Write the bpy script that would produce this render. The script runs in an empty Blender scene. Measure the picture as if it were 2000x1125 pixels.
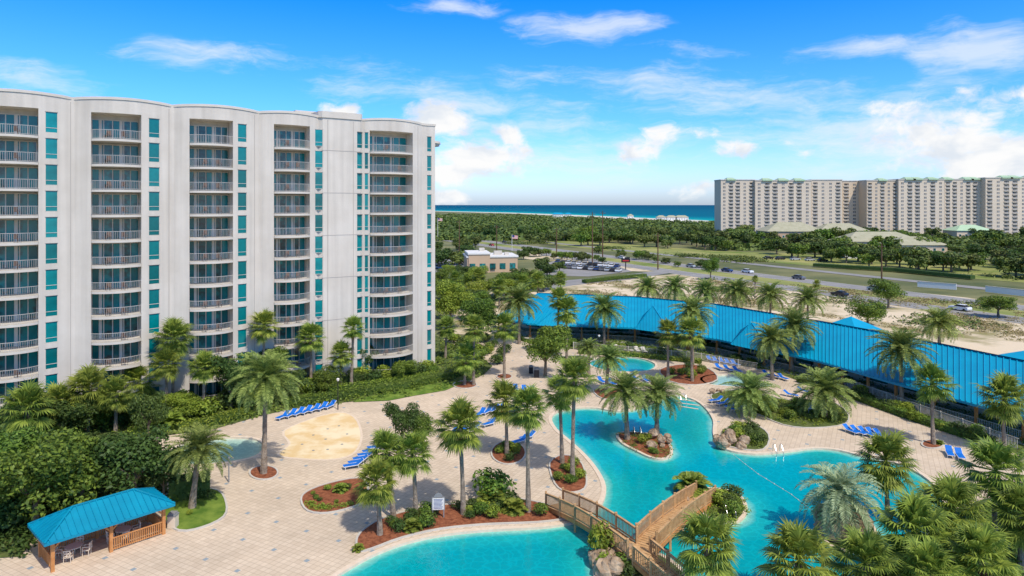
import bpy, math, random
from mathutils import Vector, Matrix
from mathutils.geometry import delaunay_2d_cdt
random.seed(7)
R=random
F=1333.33; H=25.0; PI=math.pi
C=bpy.context.scene.collection
def G(px,py,z=0.0):
    Y=(H-z)*F/(py-400.0); return Vector(((px-1000)/F*Y,Y,z))
def AT(px,Y,z=0.0): return Vector(((px-1000)/F*Y,Y,z))
def ZY(py,Y): return H-(py-400)*Y/F
ORD=['first','second','third','fourth','fifth','sixth','seventh','eighth','ninth','tenth','eleventh','twelfth','thirteenth','fourteenth','fifteenth','sixteenth']
# ---------------------------------------------------------------- mesh helper
class M:
    def __init__(s): s.v=[];s.f=[];s.m=[]
    def face(s,pts,mi=0):
        b=len(s.v); s.v.extend([tuple(p) for p in pts]); s.f.append(tuple(range(b,b+len(pts)))); s.m.append(mi)
    def hexa(s,p,mi=0):
        b=len(s.v); s.v.extend([tuple(q) for q in p])
        for q in ((0,3,2,1),(4,5,6,7),(0,1,5,4),(1,2,6,5),(2,3,7,6),(3,0,4,7)):
            s.f.append(tuple(b+i for i in q)); s.m.append(mi)
    def box(s,cx,cy,cz,sx,sy,sz,rz=0,mi=0):
        c,n=math.cos(rz),math.sin(rz); P=[]
        for z in (-sz/2,sz/2):
            for x,y in ((-1,-1),(1,-1),(1,1),(-1,1)):
                x*=sx/2;y*=sy/2
                P.append((cx+x*c-y*n,cy+x*n+y*c,cz+z))
        s.hexa(P,mi)
    def bar(s,p,q,w,h=None,mi=0):
        p=Vector(p);q=Vector(q);h=h or w;d=(q-p)
        if d.length<1e-6:return
        d.normalize(); sd=d.cross(Vector((0,0,1)))
        if sd.length<1e-3: sd=Vector((1,0,0))
        sd.normalize(); up=sd.cross(d)
        P=[]
        for e in (p,q):
            for a,b in ((-1,-1),(1,-1),(1,1),(-1,1)):
                P.append(e+sd*(a*w/2)+up*(b*h/2))
        s.hexa(P,mi)
    def tube(s,pts,rad,n=6,cap=True,mi=0):
        pts=[Vector(p) for p in pts]; b=len(s.v)
        for i,p in enumerate(pts):
            d=(pts[min(i+1,len(pts)-1)]-pts[max(i-1,0)]).normalized()
            a=d.cross(Vector((0,1,0.01))); a.normalize(); c=d.cross(a)
            r=rad[i] if isinstance(rad,(list,tuple)) else rad
            for k in range(n):
                t=2*PI*k/n; s.v.append(tuple(p+a*math.cos(t)*r+c*math.sin(t)*r))
        for i in range(len(pts)-1):
            for k in range(n):
                s.f.append((b+i*n+k,b+i*n+(k+1)%n,b+(i+1)*n+(k+1)%n,b+(i+1)*n+k)); s.m.append(mi)
        if cap:
            s.f.append(tuple(b+(len(pts)-1)*n+k for k in range(n))); s.m.append(mi)
            s.f.append(tuple(b+k for k in reversed(range(n)))); s.m.append(mi)
    def prism(s,poly,z0,z1,mi=0):
        n=len(poly);b=len(s.v)
        for z in (z0,z1):
            for p in poly: s.v.append((p[0],p[1],z))
        s.f.append(tuple(b+i for i in reversed(range(n))));s.m.append(mi)
        s.f.append(tuple(b+n+i for i in range(n)));s.m.append(mi)
        for i in range(n):
            j=(i+1)%n; s.f.append((b+i,b+j,b+n+j,b+n+i));s.m.append(mi)
    def mesh(s,name,mats,smooth=False):
        me=bpy.data.meshes.new(name); me.from_pydata(s.v,[],s.f)
        if not isinstance(mats,(list,tuple)): mats=[mats]
        for m in mats: me.materials.append(m)
        if len(mats)>1: me.polygons.foreach_set('material_index',s.m)
        if smooth: me.polygons.foreach_set('use_smooth',[True]*len(me.polygons))
        me.update(); return me
    def build(s,name,mats,parent=None,smooth=False,world=False):
        o=bpy.data.objects.new(name,s.mesh(name,mats,smooth)); C.objects.link(o)
        if parent:
            o.parent=parent
            if world: o.location=-parent.location
        return o
def tag(o,label=None,cat=None,group=None,kind=None):
    if label:o['label']=label
    if cat:o['category']=cat
    if group:o['group']=group
    if kind:o['kind']=kind
    return o
def thing(name,label,cat,loc=(0,0,0),rz=0,group=None):
    o=bpy.data.objects.new(name,None); C.objects.link(o); o.empty_display_size=.3
    o.location=loc;o.rotation_euler=(0,0,rz); return tag(o,label,cat,group)
def inst(me,name,parent=None,loc=(0,0,0),rz=0,sc=(1,1,1)):
    o=bpy.data.objects.new(name,me);C.objects.link(o);o.parent=parent;o.location=loc;o.rotation_euler=(0,0,rz)
    o.scale=sc if isinstance(sc,(tuple,list)) else (sc,sc,sc); return o
def dup(root,loc,rz,label=None,group=None,sc=1):
    r=root.copy();C.objects.link(r);r.location=loc;r.rotation_euler=(0,0,rz);r.scale=(sc,sc,sc)
    if label:r['label']=label
    if group:r['group']=group
    for ch in list(root.children):
        c=ch.copy();C.objects.link(c);c.parent=r
        for g in ch.children:
            d=g.copy();C.objects.link(d);d.parent=c
    return r
# ---------------------------------------------------------------- materials
def newmat(name):
    m=bpy.data.materials.new(name);m.use_nodes=True;nt=m.node_tree
    return m,nt,nt.nodes['Principled BSDF']
def mat(name,col,rough=.7,col2=None,scale=1.0,bump=0,bscale=20,spec=.3,metal=0,rand=0,detail=5,lo=.35,hi=.65,streak=0):
    m,nt,b=newmat(name);N=nt.nodes;L=nt.links
    b.inputs['Roughness'].default_value=rough;b.inputs['Metallic'].default_value=metal
    b.inputs['Specular IOR Level'].default_value=spec
    b.inputs['Base Color'].default_value=(*col,1)
    tc=N.new('ShaderNodeTexCoord')
    src=None
    if col2:
        n=N.new('ShaderNodeTexNoise');n.inputs['Scale'].default_value=scale;n.inputs['Detail'].default_value=detail;n.inputs['Roughness'].default_value=.6
        L.new(tc.outputs['Object'],n.inputs['Vector'])
        r=N.new('ShaderNodeValToRGB');r.color_ramp.elements[0].position=lo;r.color_ramp.elements[1].position=hi
        r.color_ramp.elements[0].color=(*col,1);r.color_ramp.elements[1].color=(*col2,1)
        L.new(n.outputs['Fac'],r.inputs[0]);src=r.outputs[0]
        if streak:
            mp=N.new('ShaderNodeMapping');mp.inputs['Scale'].default_value=(1.3,1.3,.05);L.new(tc.outputs['Object'],mp.inputs[0])
            n3=N.new('ShaderNodeTexNoise');n3.inputs['Scale'].default_value=1;n3.inputs['Detail'].default_value=6;L.new(mp.outputs[0],n3.inputs['Vector'])
            m3=N.new('ShaderNodeMapRange');m3.inputs[1].default_value=.35;m3.inputs[2].default_value=.7;m3.inputs[3].default_value=1.0;m3.inputs[4].default_value=1-streak;L.new(n3.outputs['Fac'],m3.inputs[0])
            h3=N.new('ShaderNodeHueSaturation');L.new(src,h3.inputs['Color']);L.new(m3.outputs[0],h3.inputs['Value']);src=h3.outputs[0]
        L.new(src,b.inputs['Base Color'])
    if rand:
        oi=N.new('ShaderNodeObjectInfo');mr=N.new('ShaderNodeMapRange');mr.inputs[3].default_value=1-rand;mr.inputs[4].default_value=1+rand
        L.new(oi.outputs['Random'],mr.inputs[0])
        h=N.new('ShaderNodeHueSaturation');h.inputs['Color'].default_value=(*col,1)
        if src:L.new(src,h.inputs['Color'])
        L.new(mr.outputs[0],h.inputs['Value']);L.new(h.outputs[0],b.inputs['Base Color'])
    if bump:
        n=N.new('ShaderNodeTexNoise');n.inputs['Scale'].default_value=bscale;n.inputs['Detail'].default_value=4
        L.new(tc.outputs['Object'],n.inputs['Vector'])
        bp=N.new('ShaderNodeBump');bp.inputs['Strength'].default_value=bump;bp.inputs['Distance'].default_value=.1
        L.new(n.outputs['Fac'],bp.inputs['Height']);L.new(bp.outputs[0],b.inputs['Normal'])
    return m
def leafmat(name,dark,light,rand=.15,trans=.3,rough=.55,k=1.4):
    m,nt,b=newmat(name);N=nt.nodes;L=nt.links
    dark=[c*k for c in dark];light=[c*k for c in light]
    g=N.new('ShaderNodeNewGeometry');r=N.new('ShaderNodeValToRGB')
    r.color_ramp.elements[0].color=(*dark,1);r.color_ramp.elements[1].color=(*light,1)
    L.new(g.outputs['Random Per Island'],r.inputs[0])
    oi=N.new('ShaderNodeObjectInfo');mr=N.new('ShaderNodeMapRange');mr.inputs[3].default_value=1-rand;mr.inputs[4].default_value=1+rand
    L.new(oi.outputs['Random'],mr.inputs[0])
    h=N.new('ShaderNodeHueSaturation');L.new(r.outputs[0],h.inputs['Color']);L.new(mr.outputs[0],h.inputs['Value'])
    mh=N.new('ShaderNodeMapRange');mh.inputs[3].default_value=.475;mh.inputs[4].default_value=.505
    mo=N.new('ShaderNodeMath');mo.operation='FRACT';mm=N.new('ShaderNodeMath');mm.operation='MULTIPLY';mm.inputs[1].default_value=7.31
    L.new(oi.outputs['Random'],mm.inputs[0]);L.new(mm.outputs[0],mo.inputs[0]);L.new(mo.outputs[0],mh.inputs[0]);L.new(mh.outputs[0],h.inputs['Hue'])
    L.new(h.outputs[0],b.inputs['Base Color']);b.inputs['Roughness'].default_value=rough;b.inputs['Specular IOR Level'].default_value=.3
    t=N.new('ShaderNodeBsdfTranslucent');L.new(h.outputs[0],t.inputs['Color'])
    mx=N.new('ShaderNodeMixShader');mx.inputs[0].default_value=trans
    L.new(b.outputs[0],mx.inputs[1]);L.new(t.outputs[0],mx.inputs[2]);L.new(mx.outputs[0],N['Material Output'].inputs[0])
    return m
MT={}
MT['stucco']=mat('stucco',(.61,.55,.47),.85,(.68,.62,.54),.25,.15,6,streak=.15)
MT['stucco_trim']=mat('stucco_trim',(.65,.59,.51),.8,(.59,.535,.46),.5)
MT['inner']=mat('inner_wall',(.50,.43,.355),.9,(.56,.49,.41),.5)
MT['joint']=mat('joint_line',(.42,.38,.34),.9)
MT['glass']=mat('teal_glass',(.0,.14,.15),.15,(.0,.20,.21),.7,spec=.5,rand=.35)
MT['dglass']=mat('dark_glass',(.02,.055,.06),.15,(.01,.17,.17),.9,spec=.6,rand=.5,lo=.42,hi=.55)
MT['farglass']=mat('far_glass',(.17,.15,.125),.6,spec=.2,rand=.4)
MT['white']=mat('white_paint',(.76,.73,.68),.5)
MT['rail']=mat('railing_paint',(.50,.47,.42),.6)
MT['offwhite']=mat('off_white',(.64,.59,.51),.7,(.58,.53,.46),.8)
MT['cream']=mat('cream_wall',(.68,.545,.395),.85,(.62,.49,.35),.05)
MT['beige']=mat('beige_wall',(.71,.595,.455),.85,(.65,.54,.41),.05)
MT['tan']=mat('tan_wall',(.57,.40,.26),.85,(.51,.36,.23),.1)
MT['roofblue']=mat('blue_metal_roof',(.0,.275,.475),.42,(.0,.32,.52),.35,spec=.35)
MT['roofteal']=mat('teal_metal_roof',(.0,.22,.345),.42,(.0,.265,.40),.6,spec=.35)
MT['roofgreen']=mat('green_roof',(.38,.54,.34),.5,(.44,.58,.39),.4)
MT['rooftan']=mat('tan_roof',(.34,.33,.22),.7,(.41,.39,.28),.4)
MT['wood']=mat('timber',(.46,.185,.055),.7,(.60,.28,.10),1.6,.3,12)
MT['woodlight']=mat('weathered_timber',(.44,.25,.11),.8,(.60,.38,.19),2.2,.4,12)
MT['wooddark']=mat('dark_timber',(.10,.055,.03),.8,(.16,.09,.05),2)
MT['bark']=mat('bark',(.13,.095,.065),.95,(.25,.2,.14),2.5,.8,9)
MT['palmbark']=mat('palm_bark',(.19,.145,.105),.95,(.36,.29,.22),3.0,1.0,10)
MT['sabal']=leafmat('fan_palm_leaf',(.05,.095,.012),(.25,.32,.05))
MT['date']=leafmat('date_palm_leaf',(.06,.105,.02),(.25,.32,.08))
MT['silver']=leafmat('silver_palm_leaf',(.12,.18,.09),(.31,.39,.23))
MT['deadleaf']=leafmat('dead_frond',(.16,.10,.04),(.32,.22,.10))
MT['leafa']=leafmat('leaf_green',(.03,.072,.01),(.15,.23,.03))
MT['leafb']=leafmat('leaf_dark',(.018,.043,.008),(.08,.135,.028))
MT['leafc']=leafmat('leaf_lime',(.07,.12,.01),(.25,.32,.04))
MT['leafd']=leafmat('leaf_far',(.035,.065,.015),(.135,.18,.035),.25,.15,k=1.3)
MT['leafr']=leafmat('leaf_red',(.16,.05,.03),(.12,.16,.03))
MT['dry']=leafmat('dry_grass_blade',(.18,.17,.05),(.42,.37,.17),.1,.2,k=1.1)
MT['mulch']=mat('mulch',(.17,.05,.022),.95,(.36,.13,.06),3,.8,14)
MT['grass']=mat('lawn_grass',(.08,.16,.015),.95,(.20,.28,.04),.8,.6,20)
MT['groundgarden']=mat('garden_soil',(.055,.09,.02),.95,(.14,.16,.045),.7,.6,8)
MT['coping']=mat('coping_stone',(.66,.53,.40),.8,(.74,.61,.48),2.5)
MT['pad']=mat('splash_pad_surface',(.70,.50,.25),.8,(.80,.67,.45),.30,detail=5,lo=.42,hi=.58)
MT['blue']=mat('blue_sling',(.0,.13,.54),.6,(.01,.17,.62),3)
MT['rock']=mat('boulder_stone',(.24,.16,.10),.95,(.52,.40,.28),1.8,1,5)
MT['asphalt']=mat('asphalt',(.23,.225,.22),.9,(.30,.29,.28),.15)
MT['roadline']=mat('road_paint',(.7,.68,.6),.8)
MT['steel']=mat('steel',(.6,.6,.6),.25,metal=.9)
MT['black']=mat('black_plastic',(.02,.02,.022),.5)
MT['grey']=mat('grey_plastic',(.25,.25,.25),.6)
MT['concrete']=mat('concrete',(.50,.46,.40),.9,(.57,.53,.46),.8)
MT['red']=mat('red_paint',(.5,.03,.03),.5)
MT['navy']=mat('navy_paint',(.02,.04,.2),.5)
MT['brown']=mat('brown_furniture',(.14,.08,.06),.7)
MT['sand']=mat('beach_sand',(.60,.55,.46),.95,(.66,.61,.52),.02)
MT['sandylot']=mat('sandy_lot',(.26,.23,.09),.95,(.68,.56,.40),.08,.6,3,detail=12,lo=.38,hi=.54)
MT['verge']=mat('verge_grass',(.13,.19,.03),.95,(.36,.34,.12),.045,detail=10)
MT['farground']=mat('far_ground',(.07,.095,.03),.95,(.22,.21,.09),.03,detail=10)
def paver():
    m,nt,b=newmat('pavers');N=nt.nodes;L=nt.links
    tc=N.new('ShaderNodeTexCoord');mp=N.new('ShaderNodeMapping');mp.inputs['Rotation'].default_value=(0,0,math.radians(28))
    L.new(tc.outputs['Object'],mp.inputs[0])
    br=N.new('ShaderNodeTexBrick');br.offset=0;br.inputs['Scale'].default_value=1;br.inputs['Brick Width'].default_value=.46;br.inputs['Row Height'].default_value=.46
    br.inputs['Mortar Size'].default_value=.018;br.inputs['Mortar Smooth'].default_value=.3
    br.inputs['Color1'].default_value=(.66,.54,.41,1);br.inputs['Color2'].default_value=(.585,.47,.35,1);br.inputs['Mortar'].default_value=(.42,.325,.235,1)
    L.new(mp.outputs[0],br.inputs['Vector'])
    n=N.new('ShaderNodeTexNoise');n.inputs['Scale'].default_value=.14;n.inputs['Detail'].default_value=8;n.inputs['Roughness'].default_value=.65;L.new(tc.outputs['Object'],n.inputs['Vector'])
    mr=N.new('ShaderNodeMapRange');mr.inputs[1].default_value=.3;mr.inputs[2].default_value=.7;mr.inputs[3].default_value=.82;mr.inputs[4].default_value=1.11;L.new(n.outputs['Fac'],mr.inputs[0])
    h=N.new('ShaderNodeHueSaturation');L.new(br.outputs['Color'],h.inputs['Color']);L.new(mr.outputs[0],h.inputs['Value'])
    sp=N.new('ShaderNodeSeparateXYZ');L.new(mp.outputs[0],sp.inputs[0])
    ms=[]
    for a in (0,1):
        q=N.new('ShaderNodeMath');q.operation='FLOORED_MODULO';q.inputs[1].default_value=3.22;L.new(sp.outputs[a],q.inputs[0])
        w=N.new('ShaderNodeMath');w.operation='LESS_THAN';w.inputs[1].default_value=.34;L.new(q.outputs[0],w.inputs[0]);ms.append(w)
    mu=N.new('ShaderNodeMath');mu.operation='MULTIPLY';L.new(ms[0].outputs[0],mu.inputs[0]);L.new(ms[1].outputs[0],mu.inputs[1])
    mx=N.new('ShaderNodeMix');mx.data_type='RGBA';L.new(mu.outputs[0],mx.inputs[0]);L.new(h.outputs[0],mx.inputs[6]);mx.inputs[7].default_value=(.27,.32,.35,1)
    L.new(mx.outputs[2],b.inputs['Base Color']);b.inputs['Roughness'].default_value=.85;b.inputs['Specular IOR Level'].default_value=.2
    return m
MT['paver']=paver()
def water(name,shal,mid,deep,p1=.25,p2=.9):
    m,nt,b=newmat(name);N=nt.nodes;L=nt.links
    at=N.new('ShaderNodeAttribute');at.attribute_name='depth'
    tc=N.new('ShaderNodeTexCoord');n=N.new('ShaderNodeTexNoise');n.inputs['Scale'].default_value=.25;n.inputs['Detail'].default_value=4;L.new(tc.outputs['Object'],n.inputs['Vector'])
    mr=N.new('ShaderNodeMapRange');mr.inputs[3].default_value=-.22;mr.inputs[4].default_value=.22;L.new(n.outputs['Fac'],mr.inputs[0])
    ad=N.new('ShaderNodeMath');ad.operation='ADD';L.new(at.outputs['Fac'],ad.inputs[0]);L.new(mr.outputs[0],ad.inputs[1])
    r=N.new('ShaderNodeValToRGB');e=r.color_ramp.elements;e[0].color=(*shal,1);e[0].position=.0;e[1].color=(*deep,1);e[1].position=p2
    x=e.new(p1);x.color=(*mid,1);L.new(ad.outputs[0],r.inputs[0])
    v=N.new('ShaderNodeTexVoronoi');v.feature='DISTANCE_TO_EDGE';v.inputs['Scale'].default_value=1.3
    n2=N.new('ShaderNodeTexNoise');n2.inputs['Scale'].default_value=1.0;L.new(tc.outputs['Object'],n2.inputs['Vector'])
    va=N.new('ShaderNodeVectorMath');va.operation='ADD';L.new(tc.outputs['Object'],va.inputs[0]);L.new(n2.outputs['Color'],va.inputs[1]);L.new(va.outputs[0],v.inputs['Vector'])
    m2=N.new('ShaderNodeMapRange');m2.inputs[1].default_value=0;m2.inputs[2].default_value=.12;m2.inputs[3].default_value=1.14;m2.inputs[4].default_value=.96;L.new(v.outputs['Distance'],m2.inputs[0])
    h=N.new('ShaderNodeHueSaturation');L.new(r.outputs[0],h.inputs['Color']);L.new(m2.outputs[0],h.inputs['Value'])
    L.new(h.outputs[0],b.inputs['Base Color']);b.inputs['Roughness'].default_value=.06;b.inputs['IOR'].default_value=1.33
    nb=N.new('ShaderNodeTexNoise');nb.inputs['Scale'].default_value=3.2;nb.inputs['Detail'].default_value=3;L.new(tc.outputs['Object'],nb.inputs['Vector'])
    bp=N.new('ShaderNodeBump');bp.inputs['Strength'].default_value=.35;bp.inputs['Distance'].default_value=.06;L.new(nb.outputs['Fac'],bp.inputs['Height']);L.new(bp.outputs[0],b.inputs['Normal'])
    return m
MT['pool']=water('pool_water',(.22,.54,.45),(.01,.40,.395),(.0,.315,.35))
MT['poolshallow']=water('shallow_pool_water',(.50,.60,.48),(.42,.58,.48),(.33,.54,.46))
def seamat():
    m,nt,b=newmat('sea_water');N=nt.nodes;L=nt.links
    at=N.new('ShaderNodeAttribute');at.attribute_name='depth'
    r=N.new('ShaderNodeValToRGB');e=r.color_ramp.elements;e[0].color=(.05,.42,.40,1);e[0].position=.0;e[1].color=(.0,.06,.14,1);e[1].position=1
    x=e.new(.12);x.color=(.0,.28,.32,1);x=e.new(.4);x.color=(.0,.13,.21,1);L.new(at.outputs['Fac'],r.inputs[0])
    L.new(r.outputs[0],b.inputs['Base Color']);b.inputs['Roughness'].default_value=.9;b.inputs['Specular IOR Level'].default_value=.05
    return m
MT['sea']=seamat()
# ---------------------------------------------------------------- sheets
def inpoly(x,y,P):
    c=False;n=len(P);j=n-1
    for i in range(n):
        xi,yi=P[i][0],P[i][1];xj,yj=P[j][0],P[j][1]
        if (yi>y)!=(yj>y) and x<(xj-xi)*(y-yi)/(yj-yi)+xi:c=not c
        j=i
    return c
def dist_edge(x,y,P):
    d=1e9;n=len(P)
    for i in range(n):
        ax,ay=P[i][0],P[i][1];bx,by=P[(i+1)%n][0],P[(i+1)%n][1]
        vx,vy=bx-ax,by-ay;l=vx*vx+vy*vy
        t=0 if l==0 else max(0,min(1,((x-ax)*vx+(y-ay)*vy)/l))
        dd=(x-ax-t*vx)**2+(y-ay-t*vy)**2
        if dd<d:d=dd
    return math.sqrt(d)
def smooth(P,k=4):
    n=len(P);o=[]
    for i in range(n):
        p0,p1,p2,p3=P[i-1],P[i],P[(i+1)%n],P[(i+2)%n]
        for j in range(k):
            t=j/k;q=[]
            for a in (0,1):
                q.append(.5*((2*p1[a])+(-p0[a]+p2[a])*t+(2*p0[a]-5*p1[a]+4*p2[a]-p3[a])*t*t+(-p0[a]+3*p1[a]-3*p2[a]+p3[a])*t**3))
            o.append((q[0],q[1]))
    return o
def W(pts,k=4,z=0):
    P=[tuple(G(a,b,z)[:2]) for a,b in pts]
    return smooth(P,k) if k>1 else P
def ell(px,py,rx,ry,n=20):
    return [tuple(G(px+rx*math.cos(2*PI*i/n),py+ry*math.sin(2*PI*i/n))[:2]) for i in range(n)]
def sheet(name,poly,z,m,holes=(),spacing=0,depth=0,kind='structure'):
    vs=[];ed=[]
    for P in [poly]+list(holes):
        b=len(vs);vs+=[Vector((p[0],p[1])) for p in P];n=len(P)
        ed+=[(b+i,b+(i+1)%n) for i in range(n)]
    if spacing:
        xs=[p[0] for p in poly];ys=[p[1] for p in poly];x=min(xs)
        while x<max(xs):
            y=min(ys)
            while y<max(ys):
                if inpoly(x,y,poly) and dist_edge(x,y,poly)>spacing*.4 and not any(inpoly(x,y,h) or dist_edge(x,y,h)<spacing*.4 for h in holes): vs.append(Vector((x,y)))
                y+=spacing
            x+=spacing
    r=delaunay_2d_cdt(vs,ed,[],0,1e-4)
    V=r[0];FF=[]
    for f in r[2]:
        cx=sum(V[i].x for i in f)/len(f);cy=sum(V[i].y for i in f)/len(f)
        if inpoly(cx,cy,poly) and not any(inpoly(cx,cy,h) for h in holes): FF.append(tuple(f))
    me=bpy.data.meshes.new(name);me.from_pydata([(v.x,v.y,z) for v in V],[],FF);me.materials.append(m)
    if me.polygons and me.polygons[0].normal.z<0: me.flip_normals()
    if depth:
        a=me.attributes.new('depth','FLOAT','POINT')
        a.data.foreach_set('value',[min(1,min([dist_edge(v.x,v.y,h) for h in [poly]+list(holes)])/depth) for v in V])
    o=bpy.data.objects.new(name,me);C.objects.link(o)
    o['kind']=kind
    return o
def ring(name,P,w,z0,zt,zb,m,sign=1):
    n=len(P);A=sum(P[i][0]*P[(i+1)%n][1]-P[(i+1)%n][0]*P[i][1] for i in range(n));sg=(1 if A>0 else -1)*sign
    O=[]
    for i in range(n):
        a,b=P[i-1],P[(i+1)%n];d=Vector((b[0]-a[0],b[1]-a[1]))
        if d.length<1e-6:d=Vector((1,0))
        d.normalize();nn=Vector((d.y,-d.x))*sg;O.append((P[i][0]+nn.x*w,P[i][1]+nn.y*w))
    s=M()
    for i in range(n):
        j=(i+1)%n
        s.face([(*P[i],zb),(*P[j],zb),(*P[j],zt),(*P[i],zt)])
        s.face([(*P[i],zt),(*P[j],zt),(*O[j],zt),(*O[i],zt)])
        s.face([(*O[i],zt),(*O[j],zt),(*O[j],z0),(*O[i],z0)])
    o=s.build(name,m);o['kind']='structure'
    return o
pool_px=[(1078,816),(1095,803),(1130,797),(1165,797),(1200,803),(1240,800),(1275,787),(1312,773),(1350,779),(1375,795),(1392,820),(1392,845),(1400,868),(1428,881),(1475,887),(1530,883),(1590,876),(1640,880),(1690,893),(1750,905),(1800,928),(1835,962),(1838,1000),(1800,1045),(1720,1090),(1640,1150),(1540,1210),(1300,1230),(1000,1230),(700,1230),(600,1170),(655,1128),(692,1105),(735,1082),(795,1060),(865,1045),(950,1036),(1050,1031),(1115,1022),(1150,1006),(1176,985),(1184,952),(1170,920),(1146,890),(1116,862),(1088,838)]
POOL=W(pool_px,3)
ISLA=W([(1203,849),(1222,843),(1262,846),(1298,855),(1313,873),(1312,890),(1294,897),(1268,893),(1240,880),(1214,866)],3)
ISLB=W([(1338,968),(1352,955),(1400,953),(1440,963),(1459,985),(1456,1008),(1434,1022),(1400,1020),(1352,992)],3)
ISLC=W([(1158,1120),(1172,1088),(1215,1068),(1262,1072),(1310,1092),(1345,1130),(1320,1180),(1200,1180)],3)
ISLE=W([(1596,1040),(1620,1015),(1660,1005),(1700,1020),(1715,1050),(1690,1075),(1630,1072)],3)
isl=[ISLA,ISLB,ISLC,ISLE]
KID=W([(330,884),(368,863),(430,855),(490,856),(513,868),(505,886),(470,898),(400,906),(345,905)],3)
TUB=W([(1150,706),(1200,697),(1250,700),(1279,711),(1268,723),(1220,726),(1170,720)],3)
SPA=W([(1372,739),(1400,732),(1450,733),(1482,743),(1510,752),(1480,757),(1420,754),(1385,750)],3)
holes=[POOL,KID,TUB,SPA]
WZ=-.14
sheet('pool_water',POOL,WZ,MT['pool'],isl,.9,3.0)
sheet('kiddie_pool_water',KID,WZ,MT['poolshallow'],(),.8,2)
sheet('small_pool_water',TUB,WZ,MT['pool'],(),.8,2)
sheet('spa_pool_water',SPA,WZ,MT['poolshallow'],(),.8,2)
ring('pool_coping',POOL,.42,0,.05,-.28,MT['coping'])
for k,P in (('kiddie_pool_coping',KID),('small_pool_coping',TUB),('spa_pool_coping',SPA)): ring(k,P,.35,0,.05,-.28,MT['coping'])
for P in isl: ring('island_coping',P,.3,.0,.05,-.28,MT['coping'],-1)
DECK=[tuple(G(a,b)[:2]) for a,b in [(-150,1250),(-150,800),(200,760),(700,700),(860,660),(1000,655),(1250,655),(1450,690),(1620,740),(1800,790),(2050,860),(2300,940),(2300,1250)]]
sheet('pool_deck',DECK,0,MT['paver'],holes)
for P,mm in ((ISLA,'mulch'),(ISLB,'groundgarden'),(ISLC,'groundgarden'),(ISLE,'groundgarden')): sheet('island_ground',P,.03,MT[mm])
gl=W([(-150,890),(60,885),(170,885),(290,856),(420,838),(500,815),(560,801),(640,790),(720,781),(800,773),(870,760),(915,745),(945,732)],1)+W([(962,715),(940,697),(900,680),(850,655),(700,640),(-150,700)],1)
sheet('garden_ground',gl,.03,MT['groundgarden'])
gr=W([(1000,662),(1060,676),(1200,690),(1380,706),(1500,722),(1570,748),(1640,765),(1700,790),(1790,826),(1880,848),(1950,875),(2080,920),(2200,900),(2050,820),(1800,760),(1620,715),(1450,670),(1250,648),(1000,645)],1)
sheet('walkway_garden_ground',gr,.03,MT['groundgarden'])
gc_=W([(-150,1100),(40,1088),(75,1040),(190,1002),(300,972),(328,962),(322,930),(300,905),(300,870),(170,884),(-150,880)],1)
sheet('corner_garden_ground',gc_,.045,MT['groundgarden'])
def bed(P,mm='mulch',z=.05):
    sheet('planting_bed',P,z,MT[mm]);ring('bed_kerb',P,.16,0,.11,0,MT['concrete'])
BEDL=W([(590,978),(600,962),(640,946),(700,935),(716,950),(713,975),(690,990),(640,1002),(603,998)],3);bed(BEDL)
bed(W([(702,1075),(700,1050),(722,1028),(760,1010),(840,990),(930,984),(1000,975),(1060,985),(1105,1000),(1105,1012),(1050,1020),(950,1024),(860,1033),(785,1050),(725,1072)],3))
bed(ell(515,924,26,13));bed(ell(993,885,32,22));bed(W([(1075,905),(1100,890),(1130,900),(1143,930),(1140,955),(1110,962),(1085,945)],3))
bed(W([(325,968),(380,955),(425,960),(440,985),(435,1010),(395,1030),(350,1036),(320,1010)],3),'grass')
bed(W([(1290,722),(1340,712),(1385,722),(1400,742),(1360,752),(1310,745)],3));bed(W([(1390,772),(1440,762),(1500,775),(1560,785),(1620,785),(1652,805),(1650,828),(1590,836),(1530,830),(1470,805),(1410,790)],3),'groundgarden')
bed(ell(1822,868,20,8));bed(ell(908,752,22,7));bed(ell(985,736,14,5));bed(W([(1405,862),(1425,835),(1470,830),(1500,850),(1490,878),(1440,876)],3),'groundgarden')
bed(W([(1080,700),(1130,695),(1160,703),(1120,712)],3),'groundgarden');bed(W([(1160,762),(1200,758),(1215,772),(1180,780)],3))
LAWN=W([(760,783),(800,775),(870,763),(905,748),(880,745),(820,755),(760,768),(700,778),(690,786)],1);sheet('lawn',LAWN,.055,MT['grass'])
PAD=W([(556,842),(610,818),(662,806),(690,815),(703,842),(700,870),(680,890),(640,897),(590,895),(545,888),(568,866)],3)
sheet('splash_pad',PAD,.012,MT['pad']);ring('splash_pad_rim',PAD,.25,0,.016,0,MT['coping'])
for i,(a,b) in enumerate(((590,868),(612,850),(640,838),(662,832),(678,848),(668,868),(640,878),(612,880),(636,858))):
    p=G(a,b);m=M();m.tube([(p.x,p.y,.01),(p.x,p.y,.03)],.14,12);o=m.build('spray_jet',MT['grey']);tag(o,'flush round spray jet, %s of the ring set into the splash pad'%ORD[i],'spray jet','spray jets of the splash pad')
GZ=-.3
g=M();g.face([(-9000,-80,GZ),(9000,-80,GZ),(9000,9000,GZ),(-9000,9000,GZ)]);g=g.build('ground',MT['farground']);g['kind']='structure'
def flat(name,pts,z,m,k=1):
    return sheet(name,W(pts,k,z),z,m)
flat('sandy_lot',[(860,650),(880,600),(990,560),(1180,545),(1330,535),(1500,545),(1700,562),(2050,598),(2600,660),(2600,900),(2000,760),(1500,690),(1000,660)],-.26,MT['sandylot'])
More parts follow.
